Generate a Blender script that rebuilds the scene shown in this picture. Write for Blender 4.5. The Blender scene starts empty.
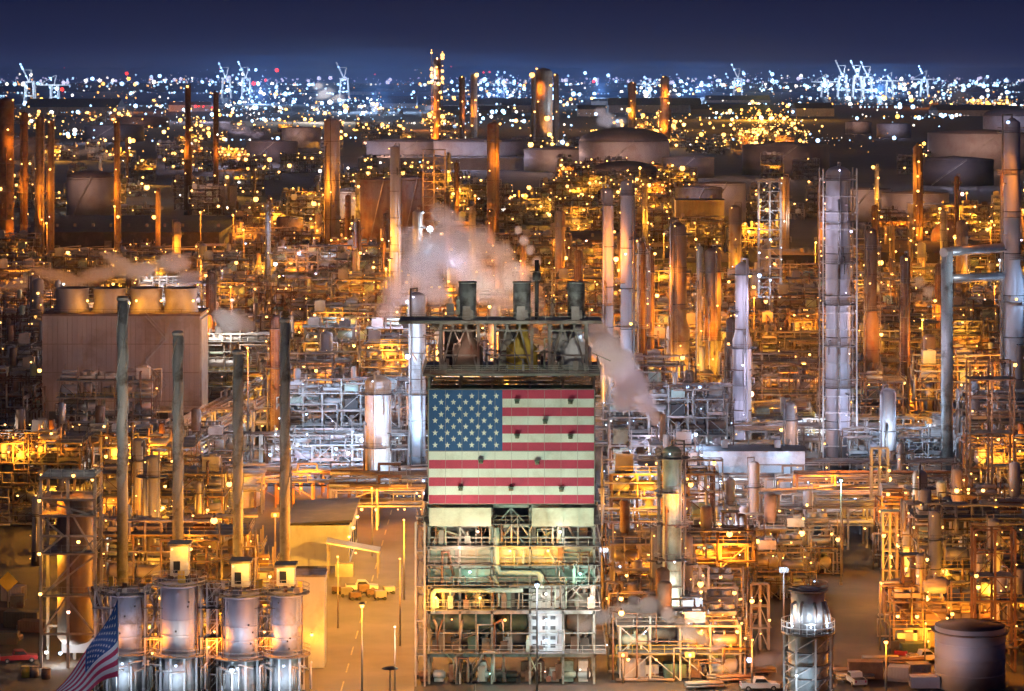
import bpy, math, random
from mathutils import Vector
PI = math.pi
sc = bpy.context.scene
COL = bpy.data.collections.new("place"); sc.collection.children.link(COL)
R = random.Random(11)

# ------------------------------------------------------------------ camera
F, H, HZ, CX = 2800.0, 84.0, 80.0, 512.0
cam = bpy.data.cameras.new("camera"); co = bpy.data.objects.new("camera", cam); COL.objects.link(co)
co.location = (0, 0, H); co.rotation_euler = (PI / 2, 0, 0)
cam.sensor_width = 36; cam.lens = 36 * F / 1024.0
cam.shift_y = -(345.5 - HZ) / 1024.0
cam.clip_start = 1; cam.clip_end = 90000
sc.camera = co

def at(px, by):
    """ground point seen at that picture position, and metres-to-pixels there"""
    d = F * H / (by - HZ)
    return Vector(((px - CX) * d / F, d, 0)), F / d

# ------------------------------------------------------------------ materials
def mat(name, col, rough=0.6, metal=0.0, var=0.25, scale=0.6, grime=None, gs=0.25, streak=False):
    m = bpy.data.materials.new(name); m.use_nodes = True
    nt = m.node_tree; b = nt.nodes["Principled BSDF"]
    b.inputs["Roughness"].default_value = rough; b.inputs["Metallic"].default_value = metal
    tc = nt.nodes.new("ShaderNodeTexCoord"); n = nt.nodes.new("ShaderNodeTexNoise")
    mp = nt.nodes.new("ShaderNodeMapping")
    mp.inputs["Scale"].default_value = (scale, scale, scale * (0.12 if streak else 1))
    n.inputs["Detail"].default_value = 6; n.inputs["Scale"].default_value = 1.0
    nt.links.new(tc.outputs["Object"], mp.inputs[0]); nt.links.new(mp.outputs[0], n.inputs["Vector"])
    r = nt.nodes.new("ShaderNodeValToRGB")
    r.color_ramp.elements[0].position = 0.3; r.color_ramp.elements[1].position = 0.7
    lo = [c * (1 - var) for c in col]; hi = [min(1, c * (1 + var * 0.6)) for c in col]
    r.color_ramp.elements[0].color = (*lo, 1); r.color_ramp.elements[1].color = (*hi, 1)
    nt.links.new(n.outputs["Fac"], r.inputs[0]); out = r.outputs[0]
    if grime:
        n2 = nt.nodes.new("ShaderNodeTexNoise"); n2.inputs["Scale"].default_value = gs; n2.inputs["Detail"].default_value = 8
        n2.inputs["Roughness"].default_value = 0.65
        nt.links.new(tc.outputs["Object"], n2.inputs["Vector"])
        r2 = nt.nodes.new("ShaderNodeValToRGB"); r2.color_ramp.elements[0].position = 0.5; r2.color_ramp.elements[1].position = 0.64
        mx = nt.nodes.new("ShaderNodeMix"); mx.data_type = 'RGBA'
        nt.links.new(n2.outputs["Fac"], r2.inputs[0]); nt.links.new(r2.outputs[0], mx.inputs[0])
        nt.links.new(out, mx.inputs[6]); mx.inputs[7].default_value = (*grime, 1); out = mx.outputs[2]
    nt.links.new(out, b.inputs["Base Color"])
    return m

def emit(name, col, strength):
    m = bpy.data.materials.new(name); m.use_nodes = True; nt = m.node_tree
    b = nt.nodes["Principled BSDF"]; b.inputs["Base Color"].default_value = (*col, 1)
    b.inputs["Emission Color"].default_value = (*col, 1); b.inputs["Emission Strength"].default_value = strength
    m.cycles.emission_sampling = 'NONE'
    return m

RUST = (0.14, 0.06, 0.03)
M = dict(
    steel=mat("grey_steel", (0.23, 0.21, 0.185), .55, .2, grime=RUST),
    pale=mat("pale_paint", (0.40, 0.375, 0.33), .5, 0, grime=(0.26, 0.2, 0.15)),
    green=mat("pale_green_paint", (0.42, 0.52, 0.42), .5, 0, grime=(0.2, 0.22, 0.16)),
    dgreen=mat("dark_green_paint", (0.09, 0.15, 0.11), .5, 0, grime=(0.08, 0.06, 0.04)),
    cream=mat("cream_cladding", (0.6, 0.62, 0.5), .6, 0, .12, grime=(0.4, 0.36, 0.26), gs=.12, streak=True),
    dark=mat("dark_steel", (0.07, 0.065, 0.06), .6, .1, grime=(0.1, 0.05, 0.03)),
    rust=mat("rusty_steel", (0.17, 0.1, 0.065), .75, 0, .35, grime=(0.12, 0.05, 0.03)),
    brown=mat("brown_insulation", (0.25, 0.19, 0.145), .55, .1, .25, grime=(0.2, 0.1, 0.06), streak=True),
    clad=mat("aluminium_cladding", (0.47, 0.44, 0.41), .38, .55, .18, grime=(0.4, 0.34, 0.28), streak=True),
    mauve=mat("white_tower_paint", (0.44, 0.43, 0.45), .5, 0, .15, grime=(0.42, 0.38, 0.38), gs=.1, streak=True),
    stack=mat("weathered_stack_steel", (0.31, 0.33, 0.31), .55, .1, .3, grime=(0.1, 0.09, 0.07), gs=.3, streak=True),
    grating=mat("deck_grating", (0.2, 0.19, 0.18), .7, .2, .3),
    white=mat("white_paint", (0.72, 0.73, 0.72), .5, 0, .1, grime=(0.5, 0.47, 0.42)),
    tank=mat("tank_paint", (0.36, 0.33, 0.32), .6, 0, .15, scale=.15, grime=(0.3, 0.24, 0.21), gs=.06, streak=True),
    tankroof=mat("dark_tank_roof", (0.1, 0.075, 0.07), .75, 0, .3, scale=.1),
    roof=mat("tar_roof", (0.06, 0.05, 0.045), .8, 0, .3, scale=.2, grime=(0.1, 0.08, 0.07)),
    tankpale=mat("pale_silo_paint", (0.48, 0.5, 0.55), .45, .1, .2, grime=(0.3, 0.26, 0.22), gs=.35, streak=True),
    wall=mat("fibre_cement_wall", (0.36, 0.3, 0.26), .8, 0, .2, scale=.3, grime=(0.24, 0.18, 0.14), gs=.1, streak=True),
    concrete=mat("concrete_paving", (0.19, 0.165, 0.14), .85, 0, .25, scale=.12, grime=(0.15, 0.13, 0.11), gs=.07),
    asphalt=mat("asphalt", (0.05, 0.044, 0.04), .85, 0, .3, scale=.1, grime=(0.085, 0.07, 0.055), gs=.05),
    ground=mat("oily_ground", (0.06, 0.048, 0.04), .9, 0, .4, scale=.03, grime=(0.06, 0.05, 0.045), gs=.01),
    line=mat("road_marking", (0.6, 0.5, 0.2), .7, 0, .3, grime=(0.25, 0.2, 0.14), gs=1.5),
    red=mat("flag_red", (0.5, 0.045, 0.1), .7, 0, .12),
    flagwhite=mat("flag_white", (0.74, 0.76, 0.7), .7, 0, .08, grime=(0.6, 0.6, 0.52), gs=.2, streak=True),
    blue=mat("flag_blue", (0.03, 0.1, 0.27), .7, 0, .12),
    truck=mat("car_paint_white", (0.7, 0.7, 0.7), .3, .1, .04),
    truckred=mat("car_paint_red", (0.3, 0.03, 0.03), .3, .1, .04),
    yellow=mat("yellow_paint", (0.6, 0.42, 0.05), .5, 0, .1),
    glass=mat("dark_glass", (0.02, 0.025, 0.03), .1, 0, .1),
    rubber=mat("tyre_rubber", (0.03, 0.03, 0.03), .8, 0, .1),
    water=mat("harbour_water", (0.015, 0.02, 0.035), .25, 0, .1),
)
HUE = dict(amber=(1.0, 0.28, 0.016), gold=(1.0, 0.43, 0.035), white=(1.0, 0.93, 0.82), blue=(0.62, 0.78, 1.0),
           pink=(1.0, 0.55, 0.4), red=(1.0, 0.04, 0.03), teal=(0.45, 1.0, 0.85), mint=(0.76, 1.0, 0.74), cold=(0.4, 0.62, 1.0), violet=(0.72, 0.68, 1.0))
EM = {k: emit(k + "_lamp_glass", (v if k not in ('amber', 'gold') else (1, .5, .12)), {'red': 2.5, 'amber': 3.2, 'gold': 4.5, 'pink': 3.0}.get(k, 3)) for k, v in HUE.items()}
EMF = {k: emit(k + "_distant_lamp", {'blue': (.38, .66, 1), 'amber': (1, .45, .08), 'gold': (1, .55, .14)}.get(k, v), {'red': 1.5, 'amber': 2.2, 'gold': 3.0, 'violet': .7, 'white': 1.7}.get(k, 2.3)) for k, v in HUE.items()}

# ------------------------------------------------------------------ mesh builder
class MB:
    def __init__(s): s.v = []; s.f = []; s.sm = []; s.mi = []; s.cur = 0
    def face(s, idx, smooth=False): s.f.append(idx); s.sm.append(smooth); s.mi.append(s.cur)
    def box(s, x0, y0, z0, x1, y1, z1):
        n = len(s.v)
        s.v += [(x0, y0, z0), (x1, y0, z0), (x1, y1, z0), (x0, y1, z0), (x0, y0, z1), (x1, y0, z1), (x1, y1, z1), (x0, y1, z1)]
        for q in ((3, 2, 1, 0), (4, 5, 6, 7), (0, 1, 5, 4), (1, 2, 6, 5), (2, 3, 7, 6), (3, 0, 4, 7)): s.face([n + i for i in q])
        return s
    def cb(s, x, y, z, w, d, h): return s.box(x - w / 2, y - d / 2, z, x + w / 2, y + d / 2, z + h)
    def bar(s, p, q, t=.15): return s.tube([p, q], t * .6, 4)
    def tube(s, pts, r, n=6, caps=True):
        pts = [Vector(p) for p in pts]; rs = r if isinstance(r, (list, tuple)) else [r] * len(pts)
        base = len(s.v); prev = None
        for i, p in enumerate(pts):
            if i == 0: t = pts[1] - p
            elif i == len(pts) - 1: t = p - pts[i - 1]
            else: t = (pts[i + 1] - p).normalized() + (p - pts[i - 1]).normalized()
            if t.length < 1e-6: t = Vector((0, 0, 1))
            t.normalize()
            up = Vector((0, 0, 1)) if abs(t.z) < .9 else Vector((0, 1, 0))
            if prev is not None:
                a = prev - t * prev.dot(t)
                a = a.normalized() if a.length > 1e-3 else t.cross(up).normalized()
            else: a = t.cross(up).normalized()
            prev = a; b = t.cross(a)
            off = PI / 4 if n == 4 else 0
            for k in range(n):
                an = 2 * PI * k / n + off
                s.v.append(tuple(p + (a * math.cos(an) + b * math.sin(an)) * rs[i]))
        for i in range(len(pts) - 1):
            for k in range(n):
                a0 = base + i * n + k; a1 = base + i * n + (k + 1) % n
                s.face([a0, a1, a1 + n, a0 + n], n > 4)
        if caps:
            s.face([base + k for k in range(n)][::-1]); e = base + (len(pts) - 1) * n
            s.face([e + k for k in range(n)])
        return s
    def cyl(s, x, y, z0, z1, r, n=14, r2=None): return s.tube([(x, y, z0), (x, y, z1)], [r, r if r2 is None else r2], n)
    def dome(s, x, y, z, r, h, n=20, rings=5):
        pts = []; rs = []
        for i in range(rings + 1):
            a = PI / 2 * i / rings
            pts.append((x, y, z + h * math.sin(a))); rs.append(max(.02, r * math.cos(a)))
        return s.tube(pts, rs, n)
    def ball(s, x, y, z, r, n=6):
        pts = []; rs = []
        for i in range(5):
            a = -PI / 2 + PI * i / 4
            pts.append((x, y, z + r * math.sin(a))); rs.append(max(.01, r * math.cos(a)))
        return s.tube(pts, rs, n)
    def drum(s, p, q, r, n=14):
        """horizontal or vertical vessel with dished ends"""
        p = Vector(p); q = Vector(q); d = (q - p).normalized(); e = r * .45
        return s.tube([p - d * e, p - d * e * .7, p, q, q + d * e * .7, q + d * e], [r * .3, r * .75, r, r, r * .75, r * .3], n)
    def ring(s, x, y, z, r, t=.08, n=20, a0=0, a1=2 * PI):
        full = a1 - a0 > 6.2
        pts = [(x + r * math.cos(a0 + (a1 - a0) * k / n), y + r * math.sin(a0 + (a1 - a0) * k / n), z) for k in range(n + 1)]
        return s.tube(pts, t, 4)
    def disc(s, x, y, z, ri, ro, th=.12, n=20, a0=0, a1=2 * PI):
        b = len(s.v)
        for k in range(n + 1):
            a = a0 + (a1 - a0) * k / n
            for (rr, zz) in ((ri, z), (ro, z), (ro, z + th), (ri, z + th)): s.v.append((x + rr * math.cos(a), y + rr * math.sin(a), zz))
        for k in range(n):
            o = b + 4 * k
            for j in range(4): s.face([o + j, o + (j + 1) % 4, o + 4 + (j + 1) % 4, o + 4 + j])
        return s
    def rail(s, pts, h=1.1, t=.05, step=2.2, closed=False):
        pts = [Vector(p) for p in pts]
        if closed: pts.append(pts[0])
        for a, b in zip(pts, pts[1:]):
            for k in (.5, 1): s.bar(a + Vector((0, 0, h * k)), b + Vector((0, 0, h * k)), t)
            L = (b - a).length; m = max(1, int(L / step))
            for i in range(m + 1): p = a.lerp(b, i / m); s.bar(p, p + Vector((0, 0, h)), t)
        return s
    def mesh(s, name, mats):
        me = bpy.data.meshes.new(name); me.from_pydata(s.v, [], s.f)
        me.polygons.foreach_set("use_smooth", s.sm)
        if len(mats) > 1: me.polygons.foreach_set("material_index", s.mi)
        for m in mats: me.materials.append(M[m] if isinstance(m, str) else m)
        me.update(); return me
    def build(s, name, m, parent=None, label=None):
        ms = m if isinstance(m, (list, tuple)) else [m]
        o = bpy.data.objects.new(name, s.mesh(name, ms)); COL.objects.link(o)
        if parent is not None: adopt(o, parent)
        if label: o["label"] = label
        return o

THINGS = []   # (object, look, fixed)
def thing(name, cat, look, loc=(0, 0, 0), rz=0, group=None, label=None, data=None):
    o = bpy.data.objects.new(name, data); COL.objects.link(o); o.location = loc; o.rotation_euler = (0, 0, rz)
    reg(o, cat, look, group, label); return o
def reg(o, cat, look, group=None, label=None):
    o["category"] = cat; o["kind"] = "thing"
    if group: o["group"] = group
    if label: o["label"] = label
    THINGS.append([o, look, label is not None])
    return o
def structure(name, mb, m, kind="structure"):
    o = mb.build(name, m); o["kind"] = kind; return o
KID = {}
def kids(o): return KID.get(o, [])
def adopt(o, parent): o.parent = parent; KID.setdefault(parent, []).append(o)

LIGHTS = {}
NL = [0]
def light(parent, x, y, z, hue='amber', power=3000, r=.35):  # point light: some belong to lamps, others are added fills without a fixture
    k = (hue, int(power), r)
    if k not in LIGHTS:
        l = bpy.data.lights.new("lamp_or_fill_light", 'POINT'); l.color = HUE[hue]; l.energy = power * (1.5 if hue in ('amber', 'gold') else 1); l.shadow_soft_size = r
        LIGHTS[k] = l
    o = bpy.data.objects.new("lamp_or_fill_light", LIGHTS[k]); COL.objects.link(o); o.location = (x, y, z)
    if parent is not None: adopt(o, parent)
    NL[0] += 1
    return o

LM = {}
def lamp(parent, x, y, z, hue='amber', k=1.0, power=0, side=-1):
    """bulkhead lamp: bracket, hood and glowing globe; side -1 hangs it towards the viewer's side of the plant"""
    if hue not in LM:
        b = MB(); b.bar((0, .9, .22), (0, .1, .22), .09); b.cyl(0, 0, .17, .27, .16, 8, .08)
        b.cur = 1; b.ball(0, 0, -.02, .25, 6)
        LM[hue] = b.mesh("lamp", ["dark", EM[hue]])
    o = bpy.data.objects.new("lamp", LM[hue]); COL.objects.link(o); o.location = (x, y + .9 * k * side, z)
    o.scale = (k, k, k)
    if side > 0: o.rotation_euler = (0, 0, PI)
    if parent is not None: adopt(o, parent)
    if power: light(parent, x, y + 1.5 * side, z - .5, hue, power)
    return o

def dup(o, loc=None, rz=None, parent=None, lights=True, lampk=None, keep=1.0):
    c = o.copy(); COL.objects.link(c)
    if parent is not None: adopt(c, parent)
    if loc is not None: c.location = loc
    if rz is not None: c.rotation_euler = (0, 0, rz)
    for ch in kids(o):
        if ch.type == 'LIGHT':
            if not lights: continue
            NL[0] += 1
        elif ch.data and ch.data.name.startswith("lamp") and R.random() > keep: continue
        dup(ch, parent=c, lights=lights, keep=keep)
    return c

def pick(rnd, table):
    r = rnd.random() * sum(w for _, w in table)
    for k, w in table:
        r -= w
        if r <= 0: return k
    return table[-1][0]
AMB = [('amber', 10), ('gold', 5), ('white', .3), ('pink', .5)]
MIX = [('amber', 7), ('gold', 4), ('white', 1), ('cold', 1.3), ('pink', .7)]
COLD = [('cold', 6), ('blue', 4), ('white', 1), ('violet', 2), ('amber', .6)]

# ------------------------------------------------------------------ generators
def process_structure(nx, ny, nl, seed, hues=AMB, steel='steel', bay=5.0, lh=4.6, nlamp=9, nlit=2, power=2600, look=None):
    r = random.Random(seed); W, D = nx * bay, ny * bay; x0, y0 = -W / 2, 0
    t = thing("process_structure", "process unit", look or "", (0, 0, 0))
    fr = MB()
    tops = {}
    for i in range(nx + 1):
        for j in range(ny + 1):
            top = nl * lh + r.choice([0, 0, 1.2, 3.0]); tops[i, j] = top
            fr.cb(x0 + i * bay, y0 + j * bay, 0, .27, .27, top)
    for l in range(1, nl + 1):
        z = l * lh - .3
        for j in range(ny + 1): fr.cb(0, y0 + j * bay, z - .02, W - .24, .2, .24)
        for i in range(nx + 1): fr.cb(x0 + i * bay, y0 + D / 2, z + .02, .18, D - .24, .22)
    for l in range(nl):
        for i in range(nx):
            c = r.random(); a = (x0 + i * bay, y0 - .05, l * lh); b = (x0 + (i + 1) * bay, y0 - .05, (l + 1) * lh - .3)
            if c < .35: fr.bar(a, b, .16)
            elif c < .6:
                fr.bar((a[0], a[1], b[2]), (b[0], b[1], a[2]), .16)
            if .2 < c < .35: fr.bar((a[0], a[1], b[2]), (b[0], b[1], a[2]), .16)
        for j in range(ny):
            if r.random() < .4: fr.bar((x0, y0 + j * bay, l * lh), (x0, y0 + (j + 1) * bay, (l + 1) * lh - .3), .16)
    fr.build("steel_frame", steel, t)
    for l in range(1, nl + 1):
        z = l * lh + .04; a = 0 if r.random() < .6 else r.randint(0, nx - 1); b = nx if r.random() < .6 else min(nx, a + r.randint(1, nx))
        xa, xb = x0 + a * bay - .6, x0 + b * bay + .6
        dk = MB().box(xa, y0 - .9, z, xb, y0 + D + .5, z + .08).build("deck", "grating", t)
        MB().rail([(xa, y0 - .85, z + .08), (xb, y0 - .85, z + .08), (xb, y0 + D + .4, z + .08)], 1.1, .055).build("handrail", r.choice(["pale", "steel", "yellow"]), dk)
    eq = ["clad", "pale", "brown", "rust", "green", "tank", "mauve"]
    for l in range(nl + 1):
        for i in range(nx):
            for j in range(ny):
                c = r.random(); cx = x0 + (i + .5) * bay; cy = y0 + (j + .5) * bay; z = l * lh + (.15 if l else 0)
                if l == nl and c < .25: continue
                if c < .26:
                    b = MB(); rr = r.uniform(.6, 1.25); L = bay * .36
                    b.drum((cx - L, cy, z + rr + .5), (cx + L, cy, z + rr + .5), rr, 12)
                    b.cb(cx - L * .6, cy, z, .3, rr * 1.4, .8); b.cb(cx + L * .6, cy, z, .3, rr * 1.4, .8)
                    b.cyl(cx, cy, z + 2 * rr + .3, z + 2 * rr + 1.0, .2, 6)
                    b.build("drum", r.choice(eq), t)
                elif c < .42:
                    b = MB(); rr = r.uniform(.55, 1.2); hh = r.uniform(2.2, lh * (1.6 if l == nl else .8))
                    b.drum((cx, cy, z + rr * .45 + .4), (cx, cy, z + hh), rr, 12)
                    for q in range(4): b.bar((cx + rr * .8 * math.cos(q * PI / 2 + .7), cy + rr * .8 * math.sin(q * PI / 2 + .7), z), (cx + rr * .8 * math.cos(q * PI / 2 + .7), cy + rr * .8 * math.sin(q * PI / 2 + .7), z + 1), .14)
                    b.build("vessel", r.choice(eq), t)
                elif c < .52:
                    bh = r.uniform(1.4, 3); b = MB().cb(cx, cy, z, bay * .7, bay * .6, bh); b.cb(cx + .3, cy, z + bh - .1, bay * .3, bay * .3, .4)
                    b.build("equipment_housing", r.choice(["pale", "wall", "green", "white", "dark"]), t)
                elif c < .6 and l >= 1:
                    b = MB()
                    for q in range(-1, 2, 2):
                        b.disc(cx + q * bay * .22, cy, z + .9, bay * .14, bay * .2, .7, 14)
                    b.cb(cx, cy, z + .2, bay * .9, bay * .75, .65)
                    b.build("air_cooler", r.choice(["clad", "steel", "pale"]), t)
                elif c < .72:
                    b = MB()
                    for q in range(3): b.drum((cx - bay * .38, cy - 1 + q * .9, z + .7 + (q % 2) * 1.0), (cx + bay * .38, cy - 1 + q * .9, z + .7 + (q % 2) * 1.0), .36, 8)
                    b.build("heat_exchanger", r.choice(eq), t)
    pm = {}; last = {}
    for q in range(int(10 + nx * ny * nl * 2.2)):
        m = r.choice(["clad", "pale", "steel", "rust", "brown", "clad"]); b = pm.setdefault(m, MB())
        x = r.uniform(x0 - 1, x0 + W + 1); y = r.choice([y0 - .6, y0 - .35, y0 + r.uniform(0, D)]); z = r.randint(0, nl) * lh - r.uniform(.5, 3.2)
        z = max(.4, z)
        if b.v and m in last: x, y, z = last[m]
        pts = [(x, y, z)]
        for w in range(r.randint(2, 5)):
            k = r.choice([0, 2, 0, 2, 1])
            if k == 0: x = max(x0 - 1.5, min(x0 + W + 1.5, x + r.choice([-1, 1]) * r.uniform(1.5, bay * 1.6)))
            elif k == 2: z = max(.3, min(nl * lh + 2, z + r.choice([-1, 1]) * r.uniform(1, lh * 1.3)))
            else: y = max(y0 - 1, min(y0 + D + .5, y + r.choice([-1, 1]) * r.uniform(1, 3)))
            if (Vector(pts[-1]) - Vector((x, y, z))).length > .6: pts.append((x, y, z))
        if len(pts) > 1: b.tube(pts, r.choice([.1, .13, .17, .24]), 6); last[m] = r.choice(pts)
    for m, b in pm.items():
        if b.v: b.build("pipework", m, t)
    st = MB(); sx = x0 + W + .9
    for l in range(nl):
        a, b_ = (y0, y0 + min(D, 4)) if l % 2 == 0 else (y0 + min(D, 4), y0)
        for o_ in (0, .7): st.bar((sx + o_, a, l * lh), (sx + o_, b_, (l + 1) * lh), .14); st.bar((sx + o_, a, l * lh + 1), (sx + o_, b_, (l + 1) * lh + 1), .07)
        for k in range(1, 9): st.cb(sx + .35, a + (b_ - a) * k / 9, l * lh + lh * k / 9, .7, .3, .05)
    st.build("stair", "steel", t)
    spots = [(i, l) for i in range(nx + 1) for l in range(1, nl + 1)]; r.shuffle(spots)
    for q in range(nlamp):
        i, l = spots[q % len(spots)]
        hue = pick(r, hues)
        if q < nlit:
            xx = x0 + i * bay + r.uniform(.4, bay - .4) * (1 if i < nx else -1); lamp(t, xx, y0 - .5, l * lh - .5 + (2.2 if q == 0 else 0), hue, 1.15)
            light(t, xx, y0 + (r.uniform(.6, 2.4) if q % 2 else -1.6), l * lh - 1.3, hue, power * r.uniform(.6, 1.4), .2)
        else:
            lamp(t, x0 + i * bay + r.uniform(-1.5, 1.5), y0 + (r.choice([-.5, -.5, D * .5])), l * lh - .7 + r.choice([0, 2.6, 3]), hue, r.uniform(.7, 1.1))
    if nlit > 1:
        pass
    return t

def column(h, rad, nplat, seed, m='clad', hues=AMB, nlamp=4, nlit=1, power=2500, look="", name="distillation_column", taper=None):
    r = random.Random(seed); t = thing(name, "column", look)
    b = MB(); sk = 3.0
    if taper:
        zt = h * taper
        b.tube([(0, 0, sk), (0, 0, zt), (0, 0, zt + rad), (0, 0, h - rad * .4), (0, 0, h)], [rad, rad, rad * .72, rad * .72, rad * .2], 20)
    else: b.tube([(0, 0, sk), (0, 0, h - rad * .5), (0, 0, h - rad * .18), (0, 0, h)], [rad, rad, rad * .75, rad * .2], 20)
    for k in range(1, int(h / 5)): b.ring(0, 0, sk + k * 5, rad * (1.0 if not taper or sk + k * 5 < h * taper else .72) + .02, .05, 18)
    b.build("shell", m, t)
    if rad > 1:
        fg = MB()
        for k in range(1, max(2, int(h / 9))): fg.ring(0, 0, sk + k * 9 - 1.3, rad * (1.0 if not taper or sk + k * 9 < h * taper else .72) + .08, .13, 18)
        fg.build("flange", r.choice(["dark", "rust", "steel"]), t)
    for k in range(int(h * rad / 22)):
        a = r.uniform(-2.9, -.2); z = r.uniform(4, h * .9); MB().tube([(math.cos(a) * rad * .9, math.sin(a) * rad * .9, z), (math.cos(a) * (rad + .7), math.sin(a) * (rad + .7), z), (math.cos(a) * (rad + .7), math.sin(a) * (rad + .7), z - r.uniform(1, 5))], .16, 6).build("nozzle_pipe", r.choice(["steel", "dark", m]), t)
    MB().tube([(0, 0, 0), (0, 0, sk)], [rad * 1.15, rad * 1.02], 20).build("skirt", "dark", t)
    for k in range(nplat):
        z = h * (k + 1) / (nplat + .35); a0 = r.uniform(-PI, PI); a1 = a0 + r.uniform(3.2, 6.2)
        if k == nplat - 1: a0, a1 = 0, 2 * PI
        rr = rad * (1 if not taper or z < h * taper else .75)
        d = MB().disc(0, 0, z, rr + .03, rr + 1.3, .1, 18, a0, a1).build("platform", "grating", t)
        q = MB(); n = 12
        for zz in (.55, 1.1): q.ring(0, 0, z + zz, rr + 1.25, .045, 18, a0, a1)
        for i in range(n + 1):
            a = a0 + (a1 - a0) * i / n; c, s_ = math.cos(a) * (rr + 1.25), math.sin(a) * (rr + 1.25); q.bar((c, s_, z), (c, s_, z + 1.1), .05)
        q.build("handrail", r.choice(["pale", "steel"]), d)
    l = MB(); a = r.uniform(-2.6, -.6); lx, ly = math.cos(a) * (rad + .5), math.sin(a) * (rad + .5)
    for o_ in (-.25, .25): l.bar((lx + o_, ly, 2), (lx + o_, ly, h - 1), .07)
    for k in range(int((h - 3) / 1.2)): l.bar((lx - .25, ly, 2.4 + k * 1.2), (lx + .25, ly, 2.4 + k * 1.2), .05)
    l.build("ladder", "pale", t)
    for k in range(2):
        p = MB(); a = r.uniform(-2.9, -.2); px, py = math.cos(a) * (rad + .45), math.sin(a) * (rad + .45); zt = h * r.uniform(.6, .99) if k else h + .8
        pts = [(0 if not k else px * .7, 0 if not k else py * .7, zt - .8)] + ([(0, 0, zt)] if not k else []) + [(px, py, zt), (px, py, 1)]
        p.tube(pts, r.choice([.22, .3, .18]), 8); p.build("riser_pipe", r.choice([m, "steel"]), t)
    for q in range(nlamp):
        z = h * (q + 1) / nlamp - .8; a = r.uniform(-2.5, -.6)
        lamp(t, math.cos(a) * (rad + 1.2), math.sin(a) * (rad + .6), z, pick(r, hues), r.uniform(.8, 1.1), power if q < nlit and False else 0)
    for q in range(nlit):
        a = r.uniform(-2.4, -.7); light(t, math.cos(a) * (rad + 4), math.sin(a) * (rad + 4), h * (q + .5) / nlit, pick(r, hues), power)
    return t

def pipe_rack(L, levels, seed, depth=5, lh=3.0, z0=4.5, hues=AMB, steel='pale', nlamp=6, nlit=1, power=2200, look=""):
    r = random.Random(seed); t = thing("pipe_rack", "pipe rack", look); fr = MB(); n = max(1, int(L / 7)); bay = L / n
    top = z0 + (levels - 1) * lh
    for i in range(n + 1):
        x = -L / 2 + i * bay
        for y in (0, depth): fr.cb(x, y, 0, .36, .36, top + .2)
        for l in range(levels): fr.cb(x, depth / 2, z0 + l * lh - .22, .3, depth - .4, .3)
        if i < n and r.random() < .25:
            fr.bar((x, -.05, z0), (x + bay, -.05, top if levels > 1 else .3), .15)
    for l in range(levels):
        for y in (0, depth): fr.cb(0, y, z0 + l * lh - .2, L, .2, .26)
    fr.build("steel_frame", steel, t)
    for l in range(levels):
        y = .55
        while y < depth - .4:
            rr = r.choice([.12, .16, .2, .28, .38]); y += rr
            if r.random() < .86:
                xa, xb = -L / 2 - .5, L / 2 + .5
                if r.random() < .3: xa += r.uniform(0, L * .4)
                if r.random() < .3: xb -= r.uniform(0, L * .4)
                z = z0 + l * lh + rr + .1; pts = [(xa, y, z), (xb, y, z)]
                if r.random() < .3: pts = [(xa, y, z - lh * .9)] + pts
                if r.random() < .3: pts = pts + [(xb, y, z + 1.6)]
                if r.random() < .3 and xb - xa > 14:
                    xm = (xa + xb) / 2; pts = pts[:-1] + [(xm - 2, y, z), (xm - 2, y, z + 1.5), (xm + 2, y, z + 1.5), (xm + 2, y, z)] + pts[-1:]
                MB().tube(pts, rr, 8).build("pipe", r.choice(["clad", "pale", "steel", "rust", "brown", "clad", "white"]), t)
            y += rr + .1
    for q in range(nlamp):
        hue = pick(r, hues)
        lamp(t, r.uniform(-L / 2, L / 2), -.1, z0 + r.randint(0, levels - 1) * lh - .5, hue, r.uniform(.7, 1), power * r.uniform(.7, 1.3) if q < nlit else 0)
    return t

def storage_tank(rad, h, roof='cone', m='tank', look="", name="storage_tank", stair=True):
    t = thing(name, "storage tank", look); n = 48
    b = MB().cyl(0, 0, 0, h, rad, n)
    for k in range(1, 4): b.ring(0, 0, h * k / 4, rad + .02, .08, n)
    b.build("shell", m, t)
    q = MB()
    if roof == 'dome': q.dome(0, 0, h + .01, rad * .995, rad * .3, n, 6)
    else: q.tube([(0, 0, h + .01), (0, 0, h + rad * .08)], [rad * .995, .3], n)
    q.build("roof", "tankroof", t)
    MB().disc(0, 0, h - .8, rad + .02, rad + .5, .15, n).build("wind_girder", "steel", t)
    if stair:
        s = MB(); k0 = 16
        pts = [((rad + .7) * math.cos(-2.3 + i * .9 / k0), (rad + .7) * math.sin(-2.3 + i * .9 / k0), h * i / k0) for i in range(k0 + 1)]
        s.tube(pts, .25, 4); s.tube([(p[0], p[1], p[2] + 1.2) for p in pts], .1, 4); s.build("stair", "pale", t)
    return t

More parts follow.
